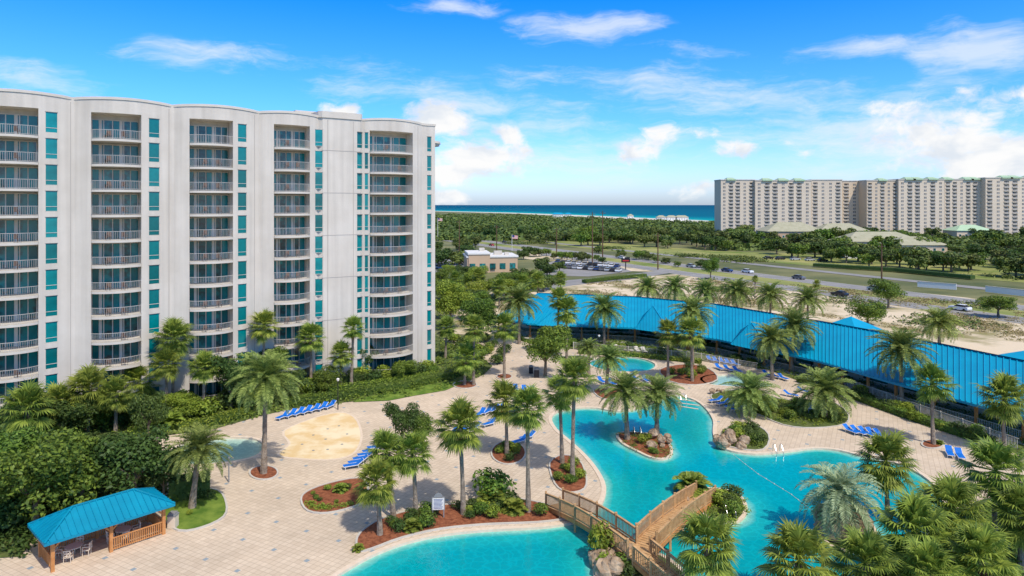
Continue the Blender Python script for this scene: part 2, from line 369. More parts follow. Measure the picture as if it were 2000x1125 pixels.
flat('verge_lawn',[(860,462),(1000,468),(1150,486),(1330,503),(1500,512),(1700,528),(2050,556),(2400,590),(2400,540),(2000,515),(1700,500),(1400,490),(1150,472),(960,462),(870,455)],-.25,MT['verge'])
flat('sandy_verge',[(1020,505),(1100,512),(1200,528),(1300,532),(1230,518),(1130,500),(1040,490)],-.24,MT['sandylot'])
d=Vector((.423,-.906));pn=Vector((.906,.423));base=Vector((62,278))
def strip(name,off,w,z,m,a=-520,b=420,kind='structure'):
    s=M();p=base+pn*off;q1=p+d*a;q2=p+d*b;h=pn*(w/2)
    s.face([(*(q1-h),z),(*(q2-h),z),(*(q2+h),z),(*(q1+h),z)]);o=s.build(name,m);o['kind']=kind;return o
strip('highway_road',-10,9.5,-.2,MT['asphalt']);strip('highway_road',10,9.5,-.2,MT['asphalt'])
strip('median_grass',0,10.4,-.22,MT['verge']);strip('frontage_road',42,6,-.2,MT['asphalt'],-520,200)
for off in (-14.4,-5.6,5.6,14.4): strip('road_marking',off,.18,-.19,MT['roadline'])
dm=M()
for off in (-10,10):
    t=-500
    while t<400:
        p=base+pn*off+d*t;q=p+d*3;h=pn*.09
        dm.face([(*(p-h),-.19),(*(q-h),-.19),(*(q+h),-.19),(*(p+h),-.19)]);t+=12
o=dm.build('lane_marking',MT['roadline']);o['kind']='structure'
flat('side_road',[(1000,560),(1100,548),(1210,538),(1290,528),(1310,533),(1230,546),(1120,557),(1010,575)],-.21,MT['asphalt'])
flat('parking_lot',[(1050,520),(1080,510),(1200,518),(1235,530),(1150,540),(1060,538)],-.215,MT['asphalt'])
flat('parking_lot',[(850,500),(920,505),(940,540),(850,545)],-.215,MT['asphalt'])
shore=[(-400,406.5),(700,409),(850,412),(1000,415.5),(1150,421),(1300,427.5),(1410,432),(1600,440),(2000,452),(2600,465)]
SH=[tuple(G(a,b,-.2)[:2]) for a,b in shore]
n=len(SH);lv=[0,60,250,900,4000,60000];dv=[0,.06,.2,.5,.8,1.0]
vv=[];ff=[];dd=[]
for i,(x,y) in enumerate(SH):
    for q,e in zip(lv,dv): vv.append((x+ (x*q/ max(y,1) if q>900 else 0),y+q,-.15));dd.append(e)
for i in range(n-1):
    for j in range(5):
        a=i*6+j;ff.append((a,a+6,a+7,a+1))
me=bpy.data.meshes.new('sea');me.from_pydata(vv,[],ff);me.materials.append(MT['sea']);a=me.attributes.new('depth','FLOAT','POINT');a.data.foreach_set('value',dd)
o=bpy.data.objects.new('sea',me);C.objects.link(o);o['kind']='structure'
bp=SH[1:]+[tuple(G(a,b,-.2)[:2]) for a,b in [(2600,480),(2000,462),(1600,448),(1410,441),(1330,438),(1290,433),(1150,424),(1000,417),(850,412.8),(700,409.5)]]
sheet('beach_sand',bp,-.18,MT['sand'])
s=M()
for i in range(4,n-1):
    for off in (3,20):
        a,b=SH[i],SH[i+1];s.face([(a[0],a[1]+off,-.12),(b[0],b[1]+off,-.12),(b[0],b[1]+off+1.6,-.12),(a[0],a[1]+off+1.6,-.12)])
o=s.build('surf_foam',MT['white']);o['kind']='structure'
# ---------------------------------------------------------------- left condo tower
th=math.atan2(.562,.827);O=Vector((-55.6,77,0))
bays=[(-5.7,5.1,1.3),(5.1,15.6,1.3),(15.6,26.1,1.3),(26.1,34.2,1.0),(40.6,50.4,1.3)]
def fo(s):
    for a,b,h in bays:
        if a<=s<=b:return h*max(0,math.sin(PI*(s-a)/(b-a)))**.8
    if 34.2<s<40.6:return .5*min(1,(s-34.2)/.3,(40.6-s)/.3)
    return 0
def S(px):
    r=(px-1000)/F;s=(77*r+55.6)/(.827-.562*r)
    for _ in range(6): s=.5*s+.5*(77*r+55.6-fo(s)*(.562+.827*r))/(.827-.562*r)
    return s
condo=thing('condo_tower','tall cream stucco condo tower with curved balcony stacks filling the left side','apartment building',O,th)
YB=1.5
def cprism(m,s0,s1,yb,z0,z1,ex=0,arch=0):
    n=max(1,int((s1-s0)/.4));b=len(m.v)
    for i in range(n+1):
        s=s0+(s1-s0)*i/n;f=-fo(s)-ex;q=arch*fo(s)
        m.v+= [(s,f,z0),(s,f,z1+q),(s,yb,z1+q),(s,yb,z0)]
    for i in range(n):
        a=b+i*4
        for q in ((0,4,5,1),(1,5,6,2),(2,6,7,3),(3,7,4,0)): m.f.append(tuple(a+k for k in q));m.m.append(0)
    m.f.append((b,b+1,b+2,b+3));m.m.append(0);e=b+n*4;m.f.append((e+3,e+2,e+1,e));m.m.append(0)
LV=[-.2+3*k for k in range(12)]
balc=[(-3.8,S(75)),(S(178),S(276)),(S(370),S(455)),(S(535),S(605)),(S(722),S(806))]
wins=[(S(88),S(113)),(S(290),S(312)),(S(464),S(482)),(S(615),S(631)),(S(697),S(708)),(S(712),S(720)),(S(834),S(843))]
wall=M();ops=sorted([(a,b,'b',i) for i,(a,b) in enumerate(balc)]+[(a,b,'w',i) for i,(a,b) in enumerate(wins)])
cur=-7.0;TOP=37.3;AR=.2
for a,b,k,i in ops:
    if a>cur: cprism(wall,cur,a,YB,-.3,TOP,0,AR)
    if k=='b': cprism(wall,a,b,YB,LV[11]+3.1,TOP,0,AR)
    else:
        prev=-.3
        for z in LV: cprism(wall,a,b,YB,prev,z+.42);prev=z+2.82
        cprism(wall,a,b,YB,prev,TOP,0,AR)
    cur=b
cprism(wall,cur,52.7,YB,-.3,TOP,0,AR)
wall.box((52.7-7)/2,YB+9.5,18.3,59.7,18.98,37.2)
wall.build('wall',MT['stucco'],condo)
cap=M()
for a,b in ((-7,5.1),(5.1,15.6),(15.6,26.1),(26.1,34.15),(40.65,50.4),(50.4,52.8)):
    n=16;bb=len(cap.v)
    for i in range(n+1):
        s=a+(b-a)*i/n;f=-fo(s)-.1;z=TOP+AR*fo(s)
        cap.v+=[(s,f,z-.04),(s,f,z+.28),(s,1.2,z+.28),(s,1.2,z-.04)]
    for i in range(n):
        q0=bb+i*4
        for q in ((0,4,5,1),(1,5,6,2),(2,6,7,3),(3,7,4,0)): cap.f.append(tuple(q0+k for k in q));cap.m.append(0)
    cap.f.append((bb,bb+1,bb+2,bb+3));cap.m.append(0);e=bb+n*4;cap.f.append((e+3,e+2,e+1,e));cap.m.append(0)
cprism(cap,34.15,40.65,4,TOP,TOP+.9,.15)
cap.box(37,9,TOP+.7,9,8,1.6);cap.build('parapet',MT['stucco_trim'],condo)
for s_ in (S(138),S(330),S(497),S(640),S(690),S(816)):
    f=-fo(s_);jt=M();jt.box(s_,f-.005,18.5,.07,.05,37);jt.build('wall_joint',MT['joint'],condo)
for k in range(1,12,2):
    jt=M();jt.box(37.4,-.5-.006,LV[k]-.1,6,.05,.05);jt.build('wall_joint',MT['joint'],condo)
rg=M();rg.tube([(52.6,3.2,34.4),(52.6,3.2,34.7),(52.6,3.2,34.72),(52.6,3.2,35.1)],[2.3,2.3,2.5,2.4],20);rg.build('round_canopy',MT['concrete'],condo)
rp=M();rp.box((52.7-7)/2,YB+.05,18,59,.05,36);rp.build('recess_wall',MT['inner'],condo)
chairm=M();chairm.box(0,0,.42,.5,.5,.06);chairm.box(0,.24,.7,.5,.05,.55)
for x in (-.22,.22):
    for y in (-.22,.22): chairm.box(x,y,.2,.04,.04,.4)
    chairm.box(x,0,.62,.05,.5,.04)
chairme=chairm.mesh('balcony_chair',MT['brown'])
stackn=['leftmost','second','third','fourth','rightmost']
for bi,(a,b) in enumerate(balc):
    w=b-a;mid=(a+b)/2
    nn=14;bul=.8
    def arc(x,ex=0):
        t=min(1,max(0,(x-a)/(b-a)));return -(fo(x)*.85+ .22+bul*math.sin(PI*t)**.7+ex)
    P=[(a+.02+(w-.04)*i/nn,arc(a+.02+(w-.04)*i/nn)) for i in range(nn+1)]
    sl=M();sl.prism(P+[(b-.02,YB-.02),(a+.02,YB-.02)],-.28,0);sl=sl.mesh('balcony_slab',MT['stucco_trim'])
    rl=M();Q=[(x,y+.08) for x,y in P]
    Q2=[(a+.04,-fo(a)+.1)]+Q+[(b-.04,-fo(b)+.1)]
    for i in range(len(Q2)-1):
        p,q=Q2[i],Q2[i+1]
        rl.bar((*p,1.05),(*q,1.05),.07,.05);rl.bar((*p,.1),(*q,.1),.05,.04)
        L_=math.dist(p,q);k=max(1,int(L_/.16))
        for j in range(k):
            t=j/k;x=p[0]+(q[0]-p[0])*t;y=p[1]+(q[1]-p[1])*t;rl.box(x,y,.56,.026,.026,.95)
    rlm=rl.mesh('railing',MT['rail'])
    fr=M();gl_=M();gl_.box(mid,YB-.06,1.25,w-.3,.04,2.4)
    for q in (.03,.2,.27,.45,.62,.68,.82,.97): fr.box(a+w*q,YB-.1,1.25,.1 if q not in(.2,.62) else .34,.06,2.45)
    fr.box(mid,YB-.1,2.52,w-.1,.05,.12)
    frm=fr.mesh('door_frame',MT['offwhite']);glm=gl_.mesh('door_pane',MT['dglass'])
    cums=[]
    for x0,x1 in ((a+w*.05,a+w*.17),(a+w*.47,a+w*.59),(a+w*.84,b-.12)):
        cu=M();cu.box((x0+x1)/2,YB-.14,1.25,x1-x0,.02,2.3);cums.append(cu.mesh('teal_curtain',MT['glass']))
    for k,z in enumerate(LV):
        o=inst(sl,'balcony',condo,(0,0,z));inst(rlm,'railing',o)
        dr=inst(frm,'balcony_door',condo,(0,0,z));inst(glm,'pane',dr)
        for c_ in cums:
            if R.random()<.9: inst(c_,'curtain',dr)
        if k>0:
            for q,(fx,rz) in enumerate(((.33,.5),(.66,-.5))):
                if R.random()<.8:
                    x=a+w*fx
                    loc=Vector(O)+Matrix.Rotation(th,3,'Z')@Vector((x,arc(x)+.75,z))
                    c=inst(chairme,'patio_chair',None,loc,th+rz+PI*.9);tag(c,'dark patio chair, %s side, level %d balcony, %s tower stack'%(('left','right')[q],k+1,stackn[bi]),'chair','patio chairs on the tower balconies')
for wi,(a,b) in enumerate(wins):
    pm=M();fm=M()
    pa=(a+.03,-fo(a)+.14);pb=(b-.03,-fo(b)+.14)
    pm.bar((*pa,1.62),(*pb,1.62),.04,2.4)
    for zz in (.46,1.0,2.8): fm.bar((pa[0],pa[1]-.04,zz),(pb[0],pb[1]-.04,zz),.05,.05)
    for p in (pa,pb): fm.box(p[0],p[1]-.04,1.62,.06,.06,2.36)
    pm=pm.mesh('pane',MT['glass']);fm=fm.mesh('window_frame',MT['offwhite'])
    for z in LV:
        o=inst(fm,'window',condo,(0,0,z));inst(pm,'pane',o)
# ---------------------------------------------------------------- far condo blocks
def block(px0,px1,Y,py,label,cols,wm='beige',roof=None,rz=0):
    p0=AT(px0,Y,GZ);w=(px1-px0)*Y/F;top=ZY(py,Y)-GZ
    t=thing('apartment_block',label,'apartment building',p0,rz)
    n=15;fh=(top-2.0)/n;wl=M();wl.box(w/2,9.3,top/2,w,17,top)
    nb=len(cols);cw=w/nb;bm=M();pm=M();wp=M();wf=M()
    for i,c in enumerate(cols):
        x0=i*cw
        if c=='b':
            wl.box(x0+cw*.1,.4,top/2,cw*.2,.8,top);wl.box(x0+cw*.9,.4,top/2,cw*.2,.8,top);wl.box(x0+cw/2,.4,top-.9,cw*.6,.78,1.8)
        else: wl.box(x0+cw/2,.4,top/2,cw,.8,top)
    wl.build('wall',MT[wm],t)
    bm.box(cw/2,.1,.1,cw*.62,1.4,.35);bm.bar((cw*.19,-.55,1.15),(cw*.81,-.55,1.15),.12,.16)
    for j in range(11): bm.box(cw*.19+cw*.62*j/10,-.55,.6,.2,.06,1.05)
    bme=bm.mesh('balcony',MT['offwhite']);pm.box(cw/2,.76,1.35,cw*.34,.1,1.8);pme=pm.mesh('pane',MT['farglass'])
    wf.box(cw/2,-.03,1.5,cw*.4,.1,.12);wf.box(cw/2,-.03,1.6,.12,.1,1.5);wf.box(cw/2,-.03,.8,cw*.4,.1,.12);wfm=wf.mesh('window',MT['white'])
    wp.box(cw/2,-.01,1.6,cw*.34,.06,1.5);wpm=wp.mesh('pane',MT['farglass'])
    for i,c in enumerate(cols):
        for k in range(n):
            z=.4+k*fh
            if c=='b': o=inst(bme,'balcony',t,(i*cw,0,z));inst(pme,'pane',o)
            elif c=='w': o=inst(wfm,'window',t,(i*cw,0,z));inst(wpm,'pane',o)
    cp=M();cp.box(w/2,8.7,top+.35,w+.8,18.2,.7);cp.build('cornice',MT['offwhite'],t)
    if roof:
        for i in roof:
            rf=M();x0=i*cw-1;x1=(i+1)*cw+1
            z=top+.72;c=((x0+x1)/2,4)
            for q in (((x0,-1.4,z),(x1,-1.4,z)),((x1,-1.4,z),(x1,9,z)),((x1,9,z),(x0,9,z)),((x0,9,z),(x0,-1.4,z))): rf.face([q[0],q[1],(c[0]+ .6*(q[1][0]-c[0]),4,z+1.7),(c[0]+.6*(q[0][0]-c[0]),4,z+1.7)])
            rf.box(c[0],3.8,z-.5,x1-x0,10.3,.9);rf.build('roof',MT['roofgreen'],t)
    return t
block(1408,1474.5,560,352,'leftmost cream block of the distant beachfront condo row','wbbwb','beige',[1])
block(1475,1584.5,557,353,'second distant condo block from left, with green roof caps','wbbwbbw','beige',[1,3,5])
block(1585,1644.5,560,352,'third distant condo block from left, narrow with two balcony columns','bwwb','beige')
block(1645,1692.5,570,354,'recessed tan condo block in the middle of the distant row','bwb','cream')
block(1693,1754.5,557,353,'fifth distant condo block from left, cream with green roof cap','bwbwb','cream',[2])
block(1755,1844.5,554,351,'sixth distant condo block from left, with wide green roof','wbbwbw','beige',[1,2,4])
block(1845,1924.5,556,351,'distant condo block next to the right frame edge block, balconies in pairs','bbwbbw','beige',[0,3,4])
block(1925,2040,550,348,'distant condo block cut by the right frame edge','bwbbwbb','beige',[2,3,5])
# ---------------------------------------------------------------- blue roofed walkway building
ev=[(965,620),(1030,632),(1240,640),(1400,662),(1600,705),(1750,748),(2000,815),(2130,852)]
rd=[(1052,573),(1080,574),(1240,580),(1400,595),(1600,628),(1750,655),(2000,706),(2130,734)]
E=[G(a,b,2.9) for a,b in ev];RR=[G(a,b,6.6) for a,b in rd]
arc_=thing('covered_walkway_building','long low pavilion with bright blue standing seam metal roof along the pool garden','building',Vector((E[3].x,E[3].y,0)))
BK=[Vector((2*r.x-e.x,2*r.y-e.y,2.9)) for e,r in zip(E,RR)];BK[0]=Vector((RR[0].x-2,RR[0].y+9,2.9))
rf=M();rb=M()
for A_ in (E,BK):
    for i in range(len(E)-1):
        n=max(1,int((A_[i+1]-A_[i]).length/.65))
        for j in range(n):
            t=j/n;t2=(j+1)/n;p=A_[i].lerp(A_[i+1],t);q=RR[i].lerp(RR[i+1],t);p2=A_[i].lerp(A_[i+1],t2);q2=RR[i].lerp(RR[i+1],t2)
            rf.face([p,p2,q2,q]);u=Vector((0,0,.05));rb.bar(p+u,q+u,.09,.13)
        rf.bar(A_[i]+Vector((0,0,-.14)),A_[i+1]+Vector((0,0,-.14)),.08,.26)
        rf.bar(RR[i]+Vector((0,0,.08)),RR[i+1]+Vector((0,0,.08)),.35,.12)
rf.face([E[0],RR[0],BK[0]])
rf.build('roof',MT['roofblue'],arc_,world=True);rb.build('roof_seams',MT['roofblue'],arc_,world=True)
def dormer(px,half,hgt,back,fwd=.9):
    for k in range(len(ev)-1):
        if ev[k][0]<=px<=ev[k+1][0]: i=k;t=(px-ev[k][0])/(ev[k+1][0]-ev[k][0])
    e=E[i].lerp(E[i+1],t);r=RR[i].lerp(RR[i+1],t);al=(E[i+1]-E[i]).normalized();up=(r-e);up2=Vector((up.x,up.y,0)).normalized()
    a=e-al*half-up2*fwd;b=e+al*half-up2*fwd;a.z=b.z=2.8
    ap=e+up2*back*.42;ap.z=2.9+hgt
    l=a+up2*back;rr=b+up2*back
    m=M();m.face([a,b,ap]);m.face([b,rr,ap]);m.face([rr,l,ap]);m.face([l,a,ap])
    for f0,f1 in ((a,b),(b,rr),(l,a)):
        mm=f0.lerp(f1,.5)
        for j in range(1,12):
            k=(1-abs(j/12-.5)*2);q=f0.lerp(f1,j/12);m.bar(q+Vector((0,0,.04)),q+(ap-mm)*k+Vector((0,0,.04)),.06,.08)
    for q in (a,b): m.bar(q+Vector((0,0,.06)),ap+Vector((0,0,.06)),.16,.1)
    m.build('roof_dormer',MT['roofblue'],arc_,world=True)
for a in ((1278,3.6,3.8,8,1.0),(1085,3.2,3.0,8,1.0),(1475,4.0,3.1,8,1.6)): dormer(*a)
def along(A_,B_,f,step):
    out=[]
    for i in range(len(A_)-1):
        p0=A_[i].lerp(B_[i],f);p1=A_[i+1].lerp(B_[i+1],f);n=max(1,int((p1-p0).length/step))
        for j in range(n): out.append(p0.lerp(p1,j/n))
    out.append(A_[-1].lerp(B_[-1],f));return out
PP=[Vector((p.x,p.y,0)) for p in along(E,RR,.1,4.2)]
for p in PP:
    m=M();m.box(p.x,p.y,1.5,.28,.28,3.0);m.box(p.x,p.y,.25,.5,.5,.5);m.build('post',MT['wood'],arc_,world=True)
WP=along(E,RR,.62,5.0);m=M()
for i in range(len(WP)-1): m.bar((WP[i].x,WP[i].y,2.1),(WP[i+1].x,WP[i+1].y,2.1),.3,4.6)
m.build('wall',MT['offwhite'],arc_,world=True)
u=(E[3]-RR[3]);u=Vector((u.x,u.y,0)).normalized()*.2
for i in range(len(WP)-1):
    a,b=WP[i],WP[i+1]
    p=a.lerp(b,.2)+u;q=a.lerp(b,.8)+u;fm=M();fm.bar((p.x,p.y,2.5),(q.x,q.y,2.5),.12,.12);fm.bar((p.x,p.y,.5),(q.x,q.y,.5),.12,.12)
    w=fm.build('window',MT['white'],arc_,world=True);g_=M();g_.bar((p.x,p.y,1.5),(q.x,q.y,1.5),.06,1.9);g_.build('pane',MT['dglass'],w)
fl=M()
for i in range(len(E)-1):
    a,b=E[i],E[i+1];c_,d_=RR[i+1],RR[i];fl.face([(a.x,a.y,.12),(b.x,b.y,.12),(c_.x,c_.y,.12),(d_.x,d_.y,.12)]);fl.face([(a.x,a.y,0),(b.x,b.y,0),(b.x,b.y,.12),(a.x,a.y,.12)])
fl.build('floor',MT['concrete'],arc_,world=True)
bw=M()
for i in range(len(BK)-1): bw.bar((BK[i].x*.8+RR[i].x*.2,BK[i].y*.8+RR[i].y*.2,1.4),(BK[i+1].x*.8+RR[i+1].x*.2,BK[i+1].y*.8+RR[i+1].y*.2,1.4),.3,2.9)
bw.build('rear_wall',MT['offwhite'],arc_,world=True)
rl=M()
for i in range(len(PP)-1):
    a,b=PP[i],PP[i+1];rl.bar((a.x,a.y,1.1),(b.x,b.y,1.1),.07,.06);rl.bar((a.x,a.y,.2),(b.x,b.y,.2),.05,.05)
    n=int((b-a).length/.18)
    for j in range(n):
        p=a.lerp(b,j/n);rl.box(p.x,p.y,.65,.035,.035,.9)
rl.build('railing',MT['rail'],arc_,world=True)
for px,py,w_,lb_ in ((1662,618,8,'small blue pyramid roof rising behind the middle of the long roof'),(2010,686,12,'small blue pyramid roof behind the long roof at the right edge')):
    p=AT(px,110 if px<1700 else 90,0);t=thing('pavilion_kiosk',lb_,'building',p,.5);z=ZY(py+12,p.y);m=M();k=w_/2
    for a,b in (((-k,-k),(k,-k)),((k,-k),(k,k)),((k,k),(-k,k)),((-k,k),(-k,-k))): m.face([(*a,z-1.3),(*b,z-1.3),(0,0,z+1)])
    m.build('roof',MT['roofblue'],t);m=M();m.box(0,0,(z-1.3)/2,w_-1.2,w_-1.2,z-1.3);m.build('wall',MT['offwhite'],t)
def fence(pts,label,h=1.2):
    P=[G(a,b) for a,b in pts];t=thing('picket_fence',label,'fence',P[0]);m=M()
    for i in range(len(P)-1):
        a,b=P[i],P[i+1];m.bar((a.x,a.y,h),(b.x,b.y,h),.05,.05);m.bar((a.x,a.y,.2),(b.x,b.y,.2),.04,.04);n=int((b-a).length/.16)
        for j in range(n):
            p=a.lerp(b,j/n);m.box(p.x,p.y,h/2+.05,.03,.03,h-.1)
    m.build('pickets',MT['offwhite'],t,world=True)
    for i in range(len(P)-1):
        n=max(1,int((P[i+1]-P[i]).length/2.4))
        for j in range(n):
            p=P[i].lerp(P[i+1],j/n);q=M();q.box(p.x,p.y,h/2+.05,.1,.1,h+.1);q.build('fence_post',MT['offwhite'],t,world=True)
fence([(1120,682),(1200,688),(1370,705),(1480,725)],'white picket fence behind the small upper pool')
fence([(1655,757),(1760,797),(1880,840),(1990,880)],'white picket fence below the blue roofed pavilion at right')
# ---------------------------------------------------------------- gazebo
ga=Vector((-31.3,46.5,0));gth=math.atan2(.74,.673);gaz=thing('picnic_gazebo','open timber gazebo with blue hipped metal roof at bottom left','gazebo',ga,gth)
Lg,Wg=7.2,3.0;m=M();e=.6;z0=2.3;z1=3.45
c4=[(-e,-e,z0),(Lg+e,-e,z0),(Lg+e,Wg+e,z0),(-e,Wg+e,z0)];r1=(Wg/2+.1,Wg/2,z1);r2=(Lg-Wg/2-.1,Wg/2,z1)
m.face([c4[0],c4[1],r2,r1]);m.face([c4[1],c4[2],r2]);m.face([c4[2],c4[3],r1,r2]);m.face([c4[3],c4[0],r1])
for i in range(4):
    a,b=Vector(c4[i]),Vector(c4[(i+1)%4]);m.bar(a-Vector((0,0,.09)),b-Vector((0,0,.09)),.06,.18)
hw=Wg/2+e
for side in (0,1):
    x=-e+.3
    while x<Lg+e:
        r=min((x+e)*hw/(r1[0]+e),(Lg+e-x)*hw/(r1[0]+e),hw);y0=-e if side==0 else Wg+e;y1=y0+r*(1 if side==0 else -1)
        m.bar((x,y0,z0+.03),(x,y1,z0+(z1-z0)*r/hw+.03),.05,.11);x+=.42
    y=-e+.3
    while y<Wg+e:
        r=min(y+e,Wg+e-y)/hw;x0=-e if side==0 else Lg+e;x1=x0+r*(r1[0]+e)*(1 if side==0 else -1)
        m.bar((x0,y,z0+.03),(x1,y,z0+r*(z1-z0)+.03),.05,.11);y+=.42
for p,q in ((c4[0],r1),(c4[3],r1),(c4[1],r2),(c4[2],r2),(r1,r2)): m.bar(Vector(p)+Vector((0,0,.05)),Vector(q)+Vector((0,0,.05)),.14,.08)
m.build('roof',MT['roofteal'],gaz)
sf=M();sf.face([(-e+.05,-e+.05,z0-.1),(Lg+e-.05,-e+.05,z0-.1),(Lg+e-.05,Wg+e-.05,z0-.1),(-e+.05,Wg+e-.05,z0-.1)]);sf.build('ceiling',MT['wood'],gaz)
gp=[(0,0),(Lg/2,0),(Lg,0),(Lg,Wg),(Lg/2,Wg),(0,Wg)]
for x,y in gp:
    m=M();m.box(x,y,1.08,.22,.22,2.16)
    for dx,dy in ((1,0),(-1,0),(0,1),(0,-1)):
        if -.1<=x+dx<=Lg+.1 and -.1<=y+dy<=Wg+.1: m.bar((x,y,1.5),(x+dx*.65,y+dy*.65,2.13),.1,.12)
    m.build('post',MT['wood'],gaz)
m=M()
for a,b in (((0,0),(Lg,0)),((Lg,0),(Lg,Wg)),((Lg,Wg),(0,Wg)),((0,Wg),(0,0))): m.bar((*a,2.08),(*b,2.08),.14,.22)
m.build('beam',MT['wood'],gaz)
for a,b in (((Lg/2+.1,0),(Lg-.1,0)),((Lg,.1),(Lg,Wg-.1)),((.1,Wg),(Lg-.1,Wg)),((0,.1),(0,Wg-.1))):
    m=M();a=Vector((*a,0));b=Vector((*b,0));m.bar(a+Vector((0,0,.95)),b+Vector((0,0,.95)),.1,.06);m.bar(a+Vector((0,0,.15)),b+Vector((0,0,.15)),.06,.06)
    n=int((b-a).length/.14)
    for j in range(n+1):
        p=a.lerp(b,j/n);m.box(p.x,p.y,.55,.07,.04,.8)
    m.build('railing',MT['wood'],gaz)
def patio_table(loc,label):
    t=thing('patio_table',label,'table',loc,0,'patio tables under the gazebo');m=M();m.tube([(0,0,.70),(0,0,.74)],.55,20);m.build('tabletop',MT['beige'],t)
    for k in range(4):
        a=k*PI/2+.4;m=M();m.bar((.4*math.cos(a),.4*math.sin(a),.7),(.45*math.cos(a),.45*math.sin(a),0),.04);m.build('leg',MT['beige'],t)
def wicker():
    t=thing('patio_chair','x','chair');m=M();m.box(0,0,.43,.5,.48,.06);m.build('seat',MT['beige'],t)
    m=M();m.box(0,.25,.72,.5,.05,.1);m.box(0,.27,.9,.46,.05,.08);m.box(0,.24,.55,.46,.05,.05);m.box(-.2,.25,.7,.05,.05,.5);m.box(.2,.25,.7,.05,.05,.5);m.box(0,.25,.7,.05,.04,.5);m.build('backrest',MT['beige'],t)
    for x in (-.22,.22):
        for y in (-.2,.2): m=M();m.box(x,y,.2,.04,.04,.4);m.build('leg',MT['beige'],t)
        m=M();m.box(x,0,.66,.05,.45,.04);m.box(x,-.2,.54,.04,.04,.24);m.build('armrest',MT['beige'],t)
    return t
wch=wicker();first=True
Rg=Matrix.Rotation(gth,3,'Z')
for ti,(x,y,nm) in enumerate(((1.6,1.3,'left'),(4.9,1.5,'right'))):
    c=ga+Rg@Vector((x,y,0));patio_table(c,'round cream table under the %s half of the gazebo'%nm)
    for k in range(4):
        a=k*PI/2+.2+ti*.5;p=c+Vector((math.cos(a)*.85,math.sin(a)*.85,0));lb_='cream slatted chair facing the %s gazebo table, its %s side'%(nm,['right','far','left','near'][k])
        if first: wch.location=p;wch.rotation_euler=(0,0,a-PI/2);wch['label']=lb_;wch['group']='chairs under the gazebo';first=False
        else: dup(wch,p,a-PI/2,lb_,'chairs under the gazebo')
# ---------------------------------------------------------------- footbridge
S1=G(1083,985,.1);V1=G(1245,1082,1.0);S2=G(1378,972,.1);B1=G(1325,1150,.4)
fb=thing('wooden_footbridge','timber footbridge with slatted railings forking over the pool channel','bridge',Vector((V1.x,V1.y,0)))
def span(a,b,hump,w=1.65,r0=(0,0),r1=(1,1)):
    n=int((b-a).length/.32);dirn=Vector((b.x-a.x,b.y-a.y,0)).normalized();sd=Vector((dirn.y,-dirn.x,0))
    f=lambda t:a.lerp(b,t)+Vector((0,0,hump*math.sin(PI*t)))
    m=M()
    for i in range(n):
        p=f((i+.08)/n);q=f((i+.90)/n);m.bar(p,q,w,.06)
    m.build('deck_boards',MT['woodlight'],fb,world=True)
    for si,s in ((0,-1),(1,1)):
        m=M();off=sd*(s*w/2);m2=M()
        t0,t1=r0[si],r1[si];k=14
        for i in range(k):
            p=f(t0+(t1-t0)*i/k)+off;q=f(t0+(t1-t0)*(i+1)/k)+off;u=Vector((0,0,1))
            m.bar(p+u*1.08,q+u*1.08,.16,.05);m.bar(p+u*.98,q+u*.98,.05,.1);m.bar(p+u*.16,q+u*.16,.05,.1);m2.bar(p-u*.14,q-u*.14,.12,.3)
        nb=int((b-a).length*(t1-t0)/.17)
        for i in range(nb):
            p=f(t0+(t1-t0)*i/nb)+off;m.box(p.x,p.y,p.z+.55,.05,.05,.88)
        m.build('railing',MT['woodlight'],fb,world=True);m2.build('beam',MT['wood'],fb,world=True)
        np_=max(2,int((b-a).length*(t1-t0)/2.1))
        for i in range(np_+1):
            p=f(t0+(t1-t0)*i/np_)+off;q=M();q.box(p.x,p.y,(p.z+1.25-.4)/2,.16,.16,p.z+1.25+.4);q.build('post',MT['woodlight'],fb,world=True)
span(S1,V1,.35,r1=(.9,1.0) );span(S2,V1,.35,r1=(.9,.88));span(V1,B1,.0,r0=(.1,.12))
# ---------------------------------------------------------------- vegetation templates
def rv():
    while True:
        v=Vector((R.uniform(-1,1),R.uniform(-1,1),R.uniform(-1,1)))
        if .05<v.length<1:return v.normalized()
def leaf(m,p,n,s,asp=.55):
    t=n.cross(rv())
    if t.length<1e-3:return
    t.normalize();b=n.cross(t)*s*asp;t=t*s;m.face([p-t,p-b*.9+t*.1,p+t,p+b])
def crown_mesh(name,blobs,n,size,m_,seed):
    R.seed(seed);m=M();tot=sum(b[3]*b[4]*b[5] for b in blobs)
    for b in blobs:
        k=int(n*b[3]*b[4]*b[5]/tot)
        for i in range(k):
            d_=rv()
            if d_.z<-.5 and R.random()<.5:d_.z*=-1
            r=1-abs(R.gauss(0,.22));p=Vector((b[0]+d_.x*b[3]*r,b[1]+d_.y*b[4]*r,b[2]+d_.z*b[5]*r))
            nn=(d_+rv()*.9+Vector((0,0,.4))).normalized();leaf(m,p,nn,size*R.uniform(.6,1.3))
    return m.mesh(name,m_)
def blobs(n,rx,rz,z,br,seed):
    R.seed(seed);o=[(0,0,z,rx*.6,rx*.6,rz*.6)]
    for i in range(n):
        a=R.uniform(0,2*PI);q=R.uniform(.35,.85)*rx;zz=z+R.uniform(-.6,.75)*rz;b=br*R.uniform(.7,1.25);o.append((math.cos(a)*q,math.sin(a)*q,zz,b,b,b*.75))
    return o
